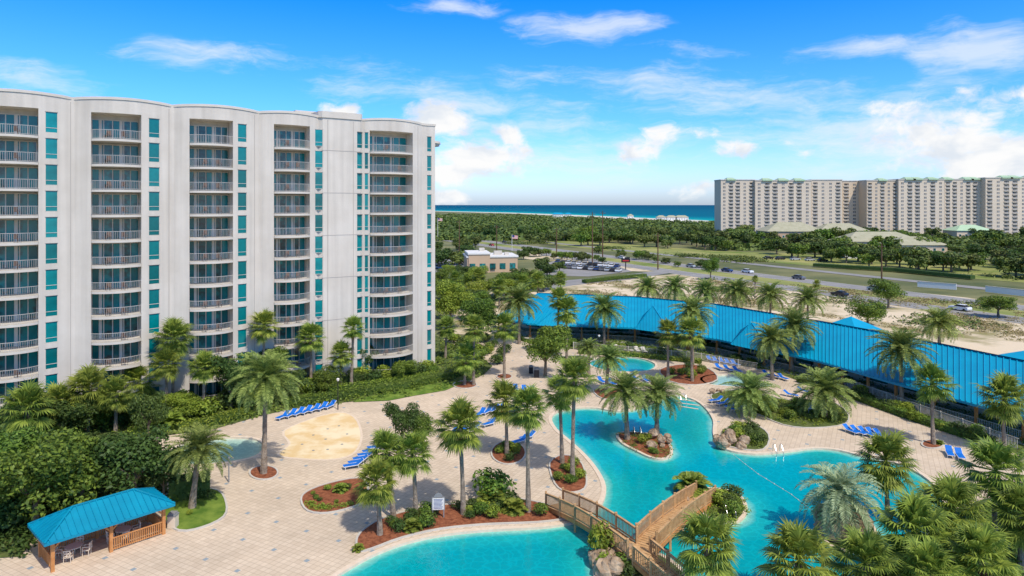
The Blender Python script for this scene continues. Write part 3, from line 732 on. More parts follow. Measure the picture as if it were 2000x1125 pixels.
def trunkmesh(h,r,cr,seed):
    R.seed(seed);m=M();m.tube([(0,0,-.2),(.05,0,h*.4),(0,.08,h)],[r*1.3,r,r*.7],8)
    for i in range(6):
        a=i*1.05+R.random();m.tube([(0,0,h*.7),(math.cos(a)*cr*.3,math.sin(a)*cr*.3,h*1.15),(math.cos(a)*cr*.62,math.sin(a)*cr*.62,h*1.15+cr*.3)],[r*.5,r*.35,r*.12],5)
    return m.mesh('trunk',MT['bark'])
BT=[];kinds=['leafa','leafb','leafc']
for i in range(6):
    mk=kinds[i%3];BT.append((trunkmesh(2.6,.2,3,50+i),crown_mesh('crown',blobs(24,3.3,2.5,3.9,1.15,60+i),7000,.16,MT[mk],70+i)))
FT=[]
for i in range(5):
    FT.append((trunkmesh(2.0,.25,3,150+i),crown_mesh('crown',blobs(13,3.3,1.9,3.2,1.25,160+i),1200,.38,MT[('leafd','leafa','leafb','leafd','leafd')[i]],170+i)))
SB=[crown_mesh('foliage',[(R.uniform(-.3,.3),R.uniform(-.3,.3),.5+.1*(i%3),.5,.5,.42) for i in range(5)],700,.085,MT[k],200+j) for j,k in enumerate(('leafa','leafb','leafc','leafr'))]
stem=M();stem.tube([(0,0,-.05),(0,0,.4)],[.05,.03],5)
for a in (0,2,4):stem.tube([(0,0,.1),(.25*math.cos(a),.25*math.sin(a),.55)],[.03,.015],4)
stem=stem.mesh('stem',MT['bark'])
def fan_leaf(m,o,az,el,pet,ln,nb=22):
    a=Vector((math.cos(az)*math.cos(el),math.sin(az)*math.cos(el),math.sin(el)))
    sd=Vector((-math.sin(az),math.cos(az),0));nm=a.cross(sd)*-1
    if nm.z<0 and el<1.4:nm=-nm
    e=o+a*pet+Vector((0,0,-.08));m.bar(o,e,.045,.03)
    for k in range(nb):
        t=(k/(nb-1)-.5)*2;an=t*2.0;L_=ln*(1-.30*abs(t))*R.uniform(.82,1.08)
        d_=(a*math.cos(an)+sd*math.sin(an)+nm*.12*math.cos(an)).normalized();w=d_.cross(nm).normalized()*L_*.045
        p1=e+d_*L_*.55;dr=(d_+Vector((0,0,-.45-.45*R.random()))).normalized();p2=p1+dr*L_*.45
        b=len(m.v);m.v+= [tuple(e-w*.4),tuple(e+w*.4),tuple(p1+w),tuple(p1-w),tuple(p2)]
        m.f+= [(b,b+1,b+2,b+3),(b+3,b+2,b+4)];m.m+=[0,0]
def fan_crown(seed,mt,nl=48):
    R.seed(seed);m=M();o=Vector((0,0,0))
    for i in range(nl):
        u=i/nl;el=math.radians(84-138*u**.9)+R.uniform(-.12,.12);az=i*2.39996+R.uniform(-.3,.3)
        fan_leaf(m,o+Vector((0,0,.3*(1-u))),az,el,R.uniform(.65,1.1)*(1-.25*(el>1)),R.uniform(.85,1.08))
    return m.mesh('crown',MT[mt])
def fan_dead(seed):
    R.seed(seed);m=M()
    for i in range(9): fan_leaf(m,Vector((0,0,-.1)),R.uniform(0,6.3),math.radians(R.uniform(-80,-58)),.5,.75,9)
    return m.mesh('dead_fronds',MT['deadleaf'])
def pin_frond(m,az,el,L_,droop,nl=32,lw=.034,ll=.58):
    h=Vector((math.cos(az),math.sin(az),0));sd=Vector((-h.y,h.x,0));p=Vector((0,0,0));pts=[p.copy()];e=el;n=9
    for i in range(n):
        d_=h*math.cos(e)+Vector((0,0,math.sin(e)));p=p+d_*(L_/n);pts.append(p.copy());e-=droop/n*(1+.6*i/n)
    m.tube(pts,[.035]*3+[.022]*(n-5)+[.01]*3,3,False)
    for k in range(nl):
        t=.14+.86*k/(nl-1);f=t*n;i=min(n-1,int(f));q=pts[i].lerp(pts[i+1],f-i);tg=(pts[i+1]-pts[i]).normalized();up=sd.cross(tg)
        if up.z<0:up=-up
        l=ll*(math.sin(PI*min(1,.2+t*.75))**.8)*R.uniform(.85,1.1)
        for s in (-1,1):
            d_=(tg*.65+sd*s*.85+up*.35+rv()*.12).normalized();p1=q+d_*l*.6;p2=p1+(d_+Vector((0,0,-.4))).normalized()*l*.4;w=tg*lw
            b=len(m.v);m.v+= [tuple(q-w*.4),tuple(q+w*.4),tuple(p1+w),tuple(p1-w),tuple(p2)];m.f+=[(b,b+1,b+2,b+3),(b+3,b+2,b+4)];m.m+=[0,0]
def pin_crown(seed,mt,nf=66,L_=2.8,dr=.75):
    R.seed(seed);m=M()
    for i in range(nf):
        u=i/nf;el=math.radians(84-112*u)+R.uniform(-.1,.1);pin_frond(m,i*2.39996+R.uniform(-.2,.2),el,L_*R.uniform(.88,1.05)*(1-.15*(u<.15)),dr+.5*R.random())
    return m.mesh('crown',MT[mt])
FC=[fan_crown(300+i,'sabal') for i in range(4)];FD=[fan_dead(310+i) for i in range(2)]
DC=[pin_crown(320+i,'date') for i in range(3)];SC=pin_crown(330,'silver',54,2.9,1.1)
CY=pin_crown(340,'sabal',34,1.3)
def palm(kind,bx,by,cx,cy,r,where,dead=True):
    """kind f fan / d date / s silver; r crown radius in photo px"""
    p=G(bx,by);Y=p.y;ct=AT(cx,Y,ZY(cy,Y));h=ct.z;rad=r*Y/F
    nm={'f':('fan_palm','green fan palm '),'d':('date_palm','feathery date palm '),'s':('pindo_palm','silvery feather palm ')}[kind]
    t=thing(nm[0],nm[1]+where,'palm tree',p,0,'palm trees')
    R.seed(int(bx*7+by));dx=ct.x-p.x;m=M();n=14;pts=[];ra=[]
    base=.2 if kind=='f' else .26
    for i in range(n+1):
        u=i/n;pts.append((dx*u**1.4,.15*math.sin(u*3)*R.uniform(.6,1),h*u-.05));ra.append(base*(1.25-.45*min(1,u*2.5))*(1+.07*(i%2))*(1.0 if u<.85 else 1.3))
    m.tube(pts,ra,9)
    if kind!='f':
        for i in range(40):
            a=i*2.4;z=h-.1-i*.022*min(1,h/3);m.bar((dx+math.cos(a)*.2,math.sin(a)*.2,z-.1),(dx+math.cos(a)*.42,math.sin(a)*.42,z+.14),.09,.05)
    else:
        for i in range(26):
            a=i*2.4;z=h-.05-i*.04;m.bar((dx*.98+math.cos(a)*.15,math.sin(a)*.15,z-.12),(dx*.98+math.cos(a)*.36,math.sin(a)*.36,z+.18),.07,.03)
    m.build('trunk',MT['palmbark'],t)
    if kind=='f':
        sc=rad/1.75;inst(R.choice(FC),'crown',t,(dx,0,h),R.uniform(0,6),sc)
        if dead: inst(R.choice(FD),'dead_fronds',t,(dx,0,h),R.uniform(0,6),sc)
    else:
        sc=rad/2.45;inst(R.choice(DC) if kind=='d' else SC,'crown',t,(dx,0,h),R.uniform(0,6),sc)
    return t
P_=palm
P_('d',515,925,518,742,72,'in the round bed beside the splash pad')
P_('d',375,992,388,880,62,'leaning over the shallow kiddie pool')
P_('d',1225,858,1222,768,55,'on the pool island, left of two')
P_('d',1283,850,1285,772,50,'on the pool island, right of two')
P_('d',1180,678,1180,605,42,'in front of the pavilion left of the triangular dormer')
P_('d',1014,672,1014,590,44,'at the left end of the blue pavilion roof')
P_('d',1466,812,1466,770,54,'short and wide in the planter right of the spa pool')
P_('d',1612,815,1612,765,60,'short and wide at the right end of the middle planter')
P_('d',1508,742,1508,665,46,'before the pavilion, left of a close pair')
P_('d',1546,728,1552,640,48,'before the pavilion, right of a close pair')
P_('d',1762,795,1760,685,60,'tall against the blue roof at right')
P_('d',1184,768,1190,702,36,'beside the small upper pool')
P_('d',1352,712,1352,612,44,'tallest against the middle of the blue roof')
P_('s',1650,1052,1640,965,78,'on the rocky islet in the lower right pool')
P_('d',1150,735,1150,680,24,'small, between the upper pool and the central lawn')
for i,(x,y,r,w) in enumerate(((1265,562,32,'first'),(1318,562,32,'second'),(1378,570,32,'third'),(1440,570,36,'fourth'),(1505,578,36,'fifth'),(1578,586,36,'sixth'))):
    P_('d',x,400+33325/(152-i*3),x,y,r,'behind the blue roof, %s from the left of that row'%w)
P_('d',1835,675,1835,632,42,'alone behind the right part of the blue roof')
fans=[(905,1005,898,835,62,'tall in the red mulch bed by the sign board'),(1032,1000,1030,800,50,'tall and slim at the right end of the red mulch bed'),
(990,888,988,785,50,'in the round bed left of the main pool'),(1118,940,1122,742,50,'tallest on the poolside spit beside the bridge'),(1098,905,1093,770,42,'left partner of the tall palm on the poolside spit'),
(907,752,912,700,34,'in the small round bed below the lawn corner'),(985,738,985,640,34,'slim on the deck left of the round tree'),(925,752,926,640,32,'behind the lawn corner near the tower'),
(1107,700,1107,608,34,'tall in front of the left part of the pavilion'),(1088,695,1092,585,28,'behind the left part of the pavilion garden'),(1305,740,1305,650,32,'left of two in the bed between the small pools'),(1352,745,1350,650,38,'right of two in the bed between the small pools'),
(742,1045,735,945,52,'front one of the trio at the left end of the mulch bed'),(768,1012,755,885,50,'left rear one of the trio in the mulch bed'),(812,1008,806,888,50,'right rear one of the trio in the mulch bed'),
(150,800,152,692,42,'left of the second balcony stack'),(170,848,172,762,52,'over the hedges at left'),(336,800,340,662,46,'tallest before the second window column'),(325,812,323,712,38,'below the tallest palm by the second window column'),
(396,812,398,718,36,'before the third balcony stack'),(513,772,516,636,36,'between third and fourth balcony stacks'),(607,762,607,660,36,'before the fourth balcony stack'),(664,757,667,692,30,'left of two before the blank tower wall'),(686,757,690,642,28,'right of two before the blank tower wall'),
(828,700,826,625,28,'at the right corner of the tower'),(870,700,872,640,26,'right of the tower corner'),(45,900,52,800,60,'at the left edge above the broad trees'),(15,800,5,745,40,'cut by the left frame edge'),(272,800,272,745,44,'dark before the second stack patio'),(95,800,95,745,42,'between the left edge and second stack'),
(225,850,225,772,40,'low among the shrubs under the second balcony stack'),(120,860,115,790,46,'low among the shrubs between the two left stacks'),
(1735,1015,1730,905,68,'leaning over the lower right pool edge'),(1388,1180,1382,1068,76,'bushy beside the bridge at the bottom'),(1560,1190,1560,1100,84,'bushy at the bottom edge right of the bridge palm'),(1785,1150,1785,1040,80,'in the lower right thicket, centre'),(1862,1120,1858,1000,76,'in the lower right thicket, upper'),(1945,1080,1945,925,74,'tall at the right edge of the lower thicket'),
(1962,880,1962,780,56,'over the pavilion end at the right edge'),(1823,868,1822,750,46,'in the small round bed on the right deck'),(1685,1200,1690,1105,72,'at the bottom edge, lower thicket'),(1915,1200,1915,1095,76,'in the bottom right corner'),(1995,1120,2000,1010,68,'cut by the right frame edge'),(1808,1220,1815,1120,68,'lowest in the thicket at the bottom edge')]
for f in fans: P_('f',*f)
for i,(x,y,cy,r,w) in enumerate(((1020,590,552,20,'left of the side road'),(1050,585,548,20,'beside the side road'),(1095,590,545,18,'right of the side road'),(935,575,540,20,'beside the tan restaurant'),(890,580,545,18,'near the tower corner behind the trees'),(975,600,560,20,'behind the left end of the pavilion'),(1475,575,545,9,'small on the sandy lot'),(1595,585,555,10,'small on the sandy lot, further right'))):
    P_('f',x,y,x,cy,r,'in the distance '+w,False)
def tree(T,bx,by,wpx,hpx,label,group=None,z=0,cat='tree',name='broadleaf_tree',rs=0):
    p=G(bx,by,z);Y=p.y;R.seed(int(bx*13+by*5)+rs);t=thing(name,label,cat,p,R.uniform(0,6),group)
    sx=(wpx*Y/F)/7.4;sz=(hpx*Y/F)/7.0 if T is not FT else (hpx*Y/F)/5.8
    tr,cr=R.choice(T) if isinstance(T,list) else T
    inst(tr,'trunk',t,(0,0,0),0,(sx,sx,sz));inst(cr,'crown',t,(0,0,0),0,(sx,sx,sz));return t
tree(BT[0],70,1035,240,200,'broad mid green tree left of and behind the gazebo')
tree(BT[3],-10,1010,180,170,'green tree cut by the left frame edge above the gazebo')
tree(BT[1],262,985,200,165,'dense dark glossy tree between gazebo and kiddie pool')
tree(BT[4],320,975,90,90,'low dark tree right behind the gazebo roof end')
tree(BT[3],160,985,170,160,'tree squeezed between the two broad trees by the gazebo')
tree(BT[1],210,935,150,110,'dark tree above the two broad gazebo trees')
tree(BT[4],450,800,110,120,'dark leafy tree before the third balcony stack')
tree(BT[3],520,770,90,95,'green tree before the plain wall right of the third stack')
tree(BT[1],290,860,80,110,'magnolia like tree at the hedge corner')
tree(BT[4],785,880,76,104,'upright dark green tree beside the splash pad')
tree(BT[3],825,880,58,80,'lighter tree right of the upright dark tree')
tree(BT[3],1065,735,110,105,'round green tree on the deck before the pavilion left end')
tree(BT[2],880,640,90,95,'lime green tree at the tower right corner')
tree(BT[0],935,665,90,90,'mid green tree between tower and pavilion')
tree(BT[2],1850,770,70,60,'rounded tree before the pavilion right part')
tree(BT[4],715,730,50,60,'small dark tree at the foot of the blank wall')
tree(BT[1],40,870,150,110,'dark tree low at the left edge')
tree(BT[4],120,860,140,100,'dark green bush tree between the left edge palms')
tree(BT[0],230,830,110,75,'green bush tree under the second balcony stack')
tree(BT[2],360,820,80,55,'light green bush tree under the third balcony stack')
tree(BT[4],560,785,90,60,'green bush tree under the fourth balcony stack')
tree(BT[0],640,765,70,50,'small bush tree left of the blank wall foot')
tree(BT[3],790,745,60,45,'small bush tree under the rightmost balcony stack')
tree(BT[3],1735,600,75,58,'single tree on the sandy lot beyond the pavilion')
tree(BT[0],1695,635,85,50,'bushy tree right behind the blue roof')
tree(BT[3],1950,618,75,45,'tree on the sandy lot at the right edge')
tree(BT[3],1388,545,40,45,'single roadside tree in the middle distance')
def belt(n,poly,wr,label,group,T=FT,seed=1):
    R.seed(seed);xs=[a for a,b in poly];ys=[b for a,b in poly];k=0
    while k<n:
        x=R.uniform(min(xs),max(xs));y=R.uniform(min(ys),max(ys))
        if inpoly(x,y,poly):
            st=R.getstate();Y=G(x,y,GZ).y;w=R.uniform(*wr)*F/Y
            tree(T,x,y,w,w*R.uniform(.6,.85),label,group,GZ,rs=k);R.setstate(st);k+=1
belt(22,[(860,540),(960,545),(1000,590),(940,640),(860,630)],(6,9),'green tree in the thicket between the tower and the side road','trees in the thicket by the side road',BT[:4],11)
belt(18,[(1000,530),(1100,530),(1110,570),(1010,590)],(5,8),'low tree in the clump right of the tan restaurant','trees right of the restaurant',FT,12)
belt(70,[(1430,462),(2040,470),(2040,502),(1700,497),(1430,484)],(10,16),'tree in the belt at the foot of the distant condo row','trees at the foot of the condos',FT,13)
belt(60,[(1480,488),(1700,500),(2040,510),(2040,552),(1800,532),(1560,508)],(8,13),'tree on the green between the highway and the distant condos','trees on the far side of the highway',FT,14)
belt(70,[(900,456),(1000,456),(1440,470),(1480,494),(1150,484),(920,468)],(8,14),'roadside tree along the far edge of the highway','trees along the highway',FT,15)
belt(18,[(1130,490),(1240,500),(1330,512),(1500,520),(1340,525),(1180,505)],(4,6),'small median tree beside the highway','small trees by the highway',FT,16)
belt(18,[(850,470),(930,475),(940,520),(850,530)],(7,10),'tree behind the tan restaurant','trees behind the restaurant',FT,17)
belt(20,[(1000,495),(1090,500),(1200,512),(1200,520),(1080,512),(1000,508)],(4,7),'small tree around the roadside parking lot','trees around the roadside parking lot',FT,18)
R.seed(21);m=M()
for i in range(5200):
    px=R.uniform(780,1460);py=R.uniform(418.5,470)
    lo=417+ max(0,(px-1000))*.045
    if py<lo+2:continue
    p=G(px,py,GZ);r=R.uniform(2.5,5.5)
    for k in range(16):
        d_=rv();d_.z=abs(d_.z);leaf(m,p+Vector((d_.x*r*1.5,d_.y*r,d_.z*r*.75)),(d_+rv()*.5).normalized(),r*.36,.8)
o=m.build('coastal_scrub',MT['leafd']);tag(o,'dense dark coastal scrub stretching to the beach','scrub',kind='stuff')
R.seed(22);m=M()
for i in range(1800):
    px=R.uniform(1400,2100);py=R.uniform(452,490)
    p=G(px,py,GZ);r=R.uniform(1.5,4)
    for k in range(14):
        d_=rv();d_.z=abs(d_.z);leaf(m,p+Vector((d_.x*r*1.5,d_.y*r,d_.z*r)),(d_+rv()*.5).normalized(),r*.4,.8)
o=m.build('undergrowth',MT['leafd']);tag(o,'low green undergrowth around the distant condos','undergrowth',kind='stuff')
def cover(name,label,poly,n,s,mk,seed,hh=.45,z=.05,clump=0):
    R.seed(seed);m=M();xs=[p[0] for p in poly];ys=[p[1] for p in poly];k=0
    cs=[(R.uniform(min(xs),max(xs)),R.uniform(min(ys),max(ys))) for _ in range(clump)]
    while k<n:
        if clump:
            c_=R.choice(cs);x=c_[0]+R.gauss(0,4);y=c_[1]+R.gauss(0,5)
        else: x=R.uniform(min(xs),max(xs));y=R.uniform(min(ys),max(ys))
        if not inpoly(x,y,poly):
            if clump:k+=.2
            continue
        k+=1
        for j in range(12):
            d_=rv();d_.z=abs(d_.z);leaf(m,Vector((x,y,z))+Vector((d_.x*s*1.2,d_.y*s*1.2,d_.z*hh*R.uniform(.5,1))),(d_*.6+rv()*.6+Vector((0,0,.7))).normalized(),s*.38)
    o=m.build(name,MT[mk]);tag(o,label,'ground cover',kind='stuff')
cover('ground_cover','leafy ground cover at the foot of the tower',gl,3400,.55,'leafa',23,.7)
cover('ground_cover','leafy ground cover in the corner garden behind the gazebo',gc_,1500,.5,'leafb',33,.9)
cover('ground_cover','leafy ground cover along the pavilion',gr,1800,.45,'leafa',24,.55)
cover('ground_cover','leafy ground cover of the middle planter',W([(1395,773),(1440,764),(1500,777),(1560,787),(1620,787),(1645,806),(1645,824),(1590,832),(1530,826),(1470,802),(1415,788)],1),420,.3,'leafc',25,.4)
cover('ground_cover','leafy ground cover by the poolside boulders',W([(1410,862),(1428,838),(1470,833),(1494,850),(1486,874),(1440,872)],1),160,.3,'leafa',26,.45)
cover('ground_cover','leafy ground cover on the bridge islet',ISLB,130,.28,'leafc',27,.4)
cover('ground_cover','leafy ground cover on the palm island',ISLA,60,.25,'leafa',28,.3)
cover('ground_cover','low plants along the front of the small mulch bed',W([(594,980),(604,994),(640,998),(688,987),(710,972),(690,982),(640,990),(612,984)],1),70,.2,'leafc',37,.3)
TH=W([(1640,1160),(1720,1098),(1806,1052),(1845,1000),(1900,985),(2100,950),(2200,1300),(1500,1300),(1545,1220)],1)
cover('ground_cover','leafy ground cover of the lower right thicket',TH,1100,.4,'leafa',29,.6)
LOT=W([(870,640),(900,600),(1000,562),(1330,540),(1500,550),(1700,568),(2050,606),(2300,650),(2300,760),(2000,680),(1500,600),(1000,600)],1)
cover('dry_grass','tufts of dry grass scattered over the sandy lot',LOT,3600,.6,'dry',34,.35,-.25,60)
cover('roadside_scrub','low green scrub patches on the sandy lot',LOT,600,.9,'leafd',35,.9,-.25,22)
cover('verge_scrub','low bushes along the highway verges',W([(900,470),(1150,488),(1330,506),(1700,530),(2050,560),(2050,548),(1700,518),(1330,494),(1000,462)],1),1500,1.3,'leafd',36,1.5,-.25,50)
sheet('thicket_ground',TH,.02,MT['groundgarden'])
# hedges
def hedge(pts,w,h,label,mt='leafa',leafs=60):
    P=[G(a,b) for a,b in pts];R.seed(int(pts[0][0]));t=thing('hedge',label,'hedge',P[0]);m=M();c=M()
    for i in range(len(P)-1):
        a,b=P[i],P[i+1];L_=(b-a).length;c.bar((a.x,a.y,h*.45),(b.x,b.y,h*.45),w*.8,h*.85)
        dd=(b-a).normalized();sd=Vector((dd.y,-dd.x,0))
        for k in range(int(L_*leafs*(w+2*h)/2)):
            q=a.lerp(b,R.random());u=R.uniform(-1,1)
            if R.random()<.5: p=q+sd*(u*w/2)+Vector((0,0,h*R.uniform(.9,1.06)));n=Vector((0,0,1))
            else: s=1 if R.random()<.7 else -1;p=q+sd*(s*w/2*R.uniform(.9,1.08))+Vector((0,0,R.random()*h));n=sd*s
            leaf(m,p,(n+rv()*.7).normalized(),R.uniform(.08,.16))
    m.build('foliage',MT[mt],t,world=True);c.build('branches',MT['leafb'],t,world=True)
hedge([(610,757),(680,750),(760,744),(830,735)],1.6,1.4,'clipped dark hedge along the foot of the blank tower wall','leafb')
hedge([(560,795),(640,783),(720,770),(800,757),(880,738),(925,722)],1.6,1.1,'long curved hedge between lawn and tower garden')
hedge([(640,770),(700,762),(780,750),(850,738)],1.2,1.0,'second hedge row above the long curved hedge','leafc')
hedge([(345,845),(420,828),(480,812)],1.8,.9,'hedge above the kiddie pool','leafc')
hedge([(175,890),(250,868),(300,850)],1.8,1.2,'hedge beside the dark glossy tree','leafc')
hedge([(330,975),(410,962)],2.2,1.9,'dark hedge behind the grass bed near the gazebo','leafb')
hedge([(1660,775),(1750,808),(1850,842),(1930,868)],1.4,.8,'hedge along the right deck below the picket fence')
hedge([(1130,690),(1240,697),(1370,710)],1.0,.7,'low hedge in front of the upper picket fence','leafc')
hedge([(1560,745),(1630,765)],1.2,.8,'short hedge before the pavilion middle')
hedge([(1200,660),(1300,668),(1400,680)],1.0,.8,'low hedge at the foot of the pavilion','leafb')
hedge([(1140,552),(1200,545),(1260,540)],2,1.0,'roadside hedge by the side road')
hedge([(1590,520),(1750,530),(1900,545)],3,1.4,'long dark hedge across the highway','leafb',8)
def shrub(px,py,s,label,k=None,group=None,sz=None):
    R.seed(int(px*3+py*11));p=G(px,py);t=thing('shrub',label,'shrub',p,R.uniform(0,6),group)
    j=R.randrange(3) if k is None else k;inst(stem,'stem',t,(0,0,0),0,s);inst(SB[j],'foliage',t,(0,0,0),0,(s,s,(sz or s*.9)))
def scat(n,poly,sr,label,group,seed):
    R.seed(seed);xs=[a for a,b in poly];ys=[b for a,b in poly];k=0
    while k<n:
        x=R.uniform(min(xs),max(xs));y=R.uniform(min(ys),max(ys))
        if inpoly(x,y,poly):
            st=R.getstate();shrub(x,y,R.uniform(*sr),label,None,group);R.setstate(st);R.random();k+=1
scat(54,[(0,860),(150,855),(300,835),(420,815),(540,795),(600,785),(560,770),(400,790),(200,810),(0,810)],(1.3,2.6),'leafy shrub in the bushy strip at the foot of the tower','shrubs at the foot of the tower',31)
scat(20,[(600,770),(850,735),(830,720),(600,750)],(1.2,2.2),'shrub between hedge and tower wall','shrubs by the tower wall',32)
scat(22,[(860,660),(950,665),(990,690),(975,715),(940,715),(900,690)],(1.2,2.2),'shrub in the corner garden between tower and pavilion','shrubs in the corner garden',33)
scat(22,[(1080,680),(1240,692),(1380,706),(1480,722),(1480,712),(1240,678),(1080,670)],(.9,1.6),'small shrub along the upper pavilion garden','shrubs along the upper pavilion garden',34)
scat(26,[(1560,750),(1700,795),(1850,845),(1950,875),(1950,860),(1850,830),(1700,778),(1580,740)],(.8,1.6),'small shrub along the right pavilion garden','shrubs along the right pavilion garden',35)
scat(16,[(1410,780),(1500,785),(1560,792),(1640,808),(1630,826),(1540,825),(1460,800)],(.7,1.2),'low shrub in the middle planter','shrubs in the middle planter',36)
scat(12,[(1415,860),(1430,842),(1480,845),(1488,868)],(.9,1.5),'shrub among the boulders by the main pool','shrubs among the poolside boulders',37)
scat(26,[(740,1040),(780,1015),(850,1000),(1000,985),(1080,995),(1090,1012),(950,1020),(860,1028),(780,1045)],(.5,1.2),'small plant in the red mulch bed by the bridge','small plants in the long mulch bed',38)
scat(10,[(1380,965),(1400,962),(1435,975),(1440,1005),(1400,1008)],(.8,1.3),'bush on the islet where the bridge lands','bushes on the bridge islet',39)
scat(8,[(1170,1110),(1200,1090),(1230,1100),(1230,1130)],(.7,1.2),'bush on the rocks under the bridge fork','bushes under the bridge fork',40)
scat(8,[(1080,930),(1120,905),(1138,945),(1110,955)],(.5,1.1),'small shrub on the poolside spit','shrubs on the poolside spit',41)
scat(6,[(1235,862),(1270,858),(1300,870),(1295,890),(1265,885)],(.6,1.1),'small shrub on the palm island','shrubs on the palm island',42)
scat(10,[(1300,728),(1340,718),(1385,728),(1360,745)],(.7,1.2),'small shrub between the two small pools','shrubs between the small pools',43)
scat(22,[(1700,1110),(1800,1060),(1850,1010),(2000,970),(2000,1200),(1650,1200)],(1.2,2.2),'shrub under the palms of the lower right thicket','shrubs of the lower right thicket',44)
scat(6,[(345,975),(400,962),(428,985),(400,1010),(350,1020)],(.4,.8),'small shrub in the grass bed behind the gazebo','shrubs in the grass bed',45)
scat(6,[(972,878),(1015,878),(1015,900),(980,900)],(.5,.9),'small shrub in the round bed left of the main pool','shrubs in the round palm bed',46)
scat(12,[(-60,1060),(40,1060),(100,1010),(300,960),(290,900),(100,900),(-60,920)],(1.8,2.8),'big shrub in the corner garden behind the gazebo','shrubs behind the gazebo',47)
scat(7,[(605,968),(640,952),(698,942),(706,965),(680,982),(630,990)],(.3,.6),'small shrub in the small mulch bed left of the trio of palms','shrubs in the small mulch bed',48)
shrub(965,975,2.6,'large leafy cycad like shrub in the mulch bed centre',0)
shrub(1175,1090,1.5,'rounded bush on the rock left of the bridge fork',2,sz=2.4)
for i,(x,y,s,w) in enumerate(((990,878,.75,'at the foot of the palm in the round bed'),(665,960,.6,'alone in the small mulch bed'),(805,1035,.7,'in front of the palm trio'),(1005,1000,.9,'beside the slim tall palm'),(1352,960,1.4,'large and bright on the bridge islet'),(1545,805,.8,'in the middle planter'),(700,1075,.4,'at the tip of the mulch bed'),(330,835,1.5,'yellow green above the kiddie pool'),(960,985,1.2,'inside the large shrub of the mulch bed'),(1835,868,.4,'at the foot of the right deck palm'))):
    p=G(x,y);t=thing('cycad','spiky cycad '+w,'plant',p,i,'cycads');inst(CY,'fronds',t,(0,0,.25*s),0,s);q=M();q.tube([(0,0,0),(0,0,.35*s)],[.18*s,.14*s],8);q.build('stump',MT['palmbark'],t)
# boulders
RK=[]
for k in range(3):
    R.seed(400+k);m=M();ns=10;nr=7
    for i in range(nr+1):
        for j in range(ns):
            ph=PI*i/nr;t=2*PI*j/ns;r=R.uniform(.78,1.12);m.v.append((math.sin(ph)*math.cos(t)*r*.7,math.sin(ph)*math.sin(t)*r*.6,.3+math.cos(ph)*r*.42))
    for i in range(nr):
        for j in range(ns): m.f.append((i*ns+j,i*ns+(j+1)%ns,(i+1)*ns+(j+1)%ns,(i+1)*ns+j));m.m.append(0)
    RK.append(m.mesh('boulder',MT['rock']))
def rocks(c,rx,ry,n,label,group,seed,sc=(.6,1.3)):
    R.seed(seed)
    for i in range(n):
        a=R.uniform(0,6.28);q=R.random()**.5;p=G(c[0]+rx*q*math.cos(a),c[1]+ry*q*math.sin(a));s=R.uniform(*sc);o=inst(R.choice(RK),'boulder',None,(p.x,p.y,R.uniform(-.2,.3)),R.uniform(0,6),(s,s,s*R.uniform(.8,1.6)));tag(o,label,'rock',group)
rocks((1428,868),30,10,18,'brown boulder at the main pool edge by the planter','boulders at the main pool edge',1,(.5,1.1))
rocks((1288,868),22,14,10,'brown boulder on the palm island','boulders on the palm island',2,(.4,.9))
rocks((1200,1105),40,20,18,'brown boulder under the bridge fork','boulders under the bridge fork',3,(.7,1.3))
rocks((1645,1035),48,22,30,'boulder of the rocky islet in the lower right pool','boulders of the rocky islet',4,(.8,1.6))
rocks((1335,990),14,12,5,'boulder by the bridge landing islet','boulders by the bridge islet',5,(.4,.8))
rocks((1400,768),14,4,5,'boulder at the left tip of the middle planter','boulders of the middle planter',6,(.4,.8))
# ---------------------------------------------------------------- sun loungers
def lounger(mt):
    t=thing('sun_lounger','x','sun lounger');m=M()
    for s in (-1,1): m.bar((s*.31,-.95,.32),(s*.31,.35,.32),.05,.05);m.bar((s*.31,.35,.32),(s*.31,.95,.72),.05,.05)
    for y in (-.95,.35): m.bar((-.31,y,.32),(.31,y,.32),.05,.05)
    m.bar((-.31,.95,.72),(.31,.95,.72),.05,.05);m.build('frame',MT['white'],t)
    m=M();m.box(0,-.3,.35,.58,1.28,.035);m.build('seat_sling',MT[mt],t)
    m=M();m.bar((0,.35,.355),(0,.94,.745),.58,.035);m.build('back_sling',MT[mt],t)
    for x in (-.3,.3):
        for y in (-.8,.45): m=M();m.box(x,y,.16,.045,.045,.32);m.build('leg',MT['white'],t)
    return t
lb=lounger('blue');lw=lounger('offwhite');used={0:False,1:False}
def place(px,py,rz,label,group,white=False):
    src=lw if white else lb;k=1 if white else 0;p=G(px,py)
    if not used[k]: src.location=p;src.rotation_euler=(0,0,rz);src['label']=label;src['group']=group;used[k]=True
    else: dup(src,p,rz,label,group)
def row(a,b,n,rz,where,white=False):
    for i in range(n):
        t=i/max(1,n-1);place(a[0]+(b[0]-a[0])*t,a[1]+(b[1]-a[1])*t,rz+R.uniform(-.06,.06),'%s sun lounger, %s from left, %s'%('white' if white else 'blue',ORD[i],where),'sun loungers '+where,white)
row((552,818),(644,797),7,-.35,'above the splash pad')
row((690,914),(735,878),6,-1.15,'right of the splash pad')
row((975,760),(1040,768),5,.1,'on the deck below the round green tree')
row((938,812),(978,800),4,-.5,'behind the round palm bed, upper line')
row((955,832),(982,815),3,-.9,'behind the round palm bed, lower line')
row((880,850),(925,840),3,-.9,'left of the slim deck palms')
row((1015,866),(1030,858),2,-.9,'beside the round palm bed')
row((1204,683),(1258,688),5,.1,'in front of the upper picket fence',True)
row((1388,706),(1436,714),5,.3,'above the spa pool')
row((1398,786),(1442,803),4,-1.2,'left of the middle planter')
row((1500,735),(1530,742),3,.4,'near the date palm pair')
row((1545,775),(1572,768),2,.8,'behind the middle planter')
row((1662,846),(1722,855),5,.35,'on the right deck')
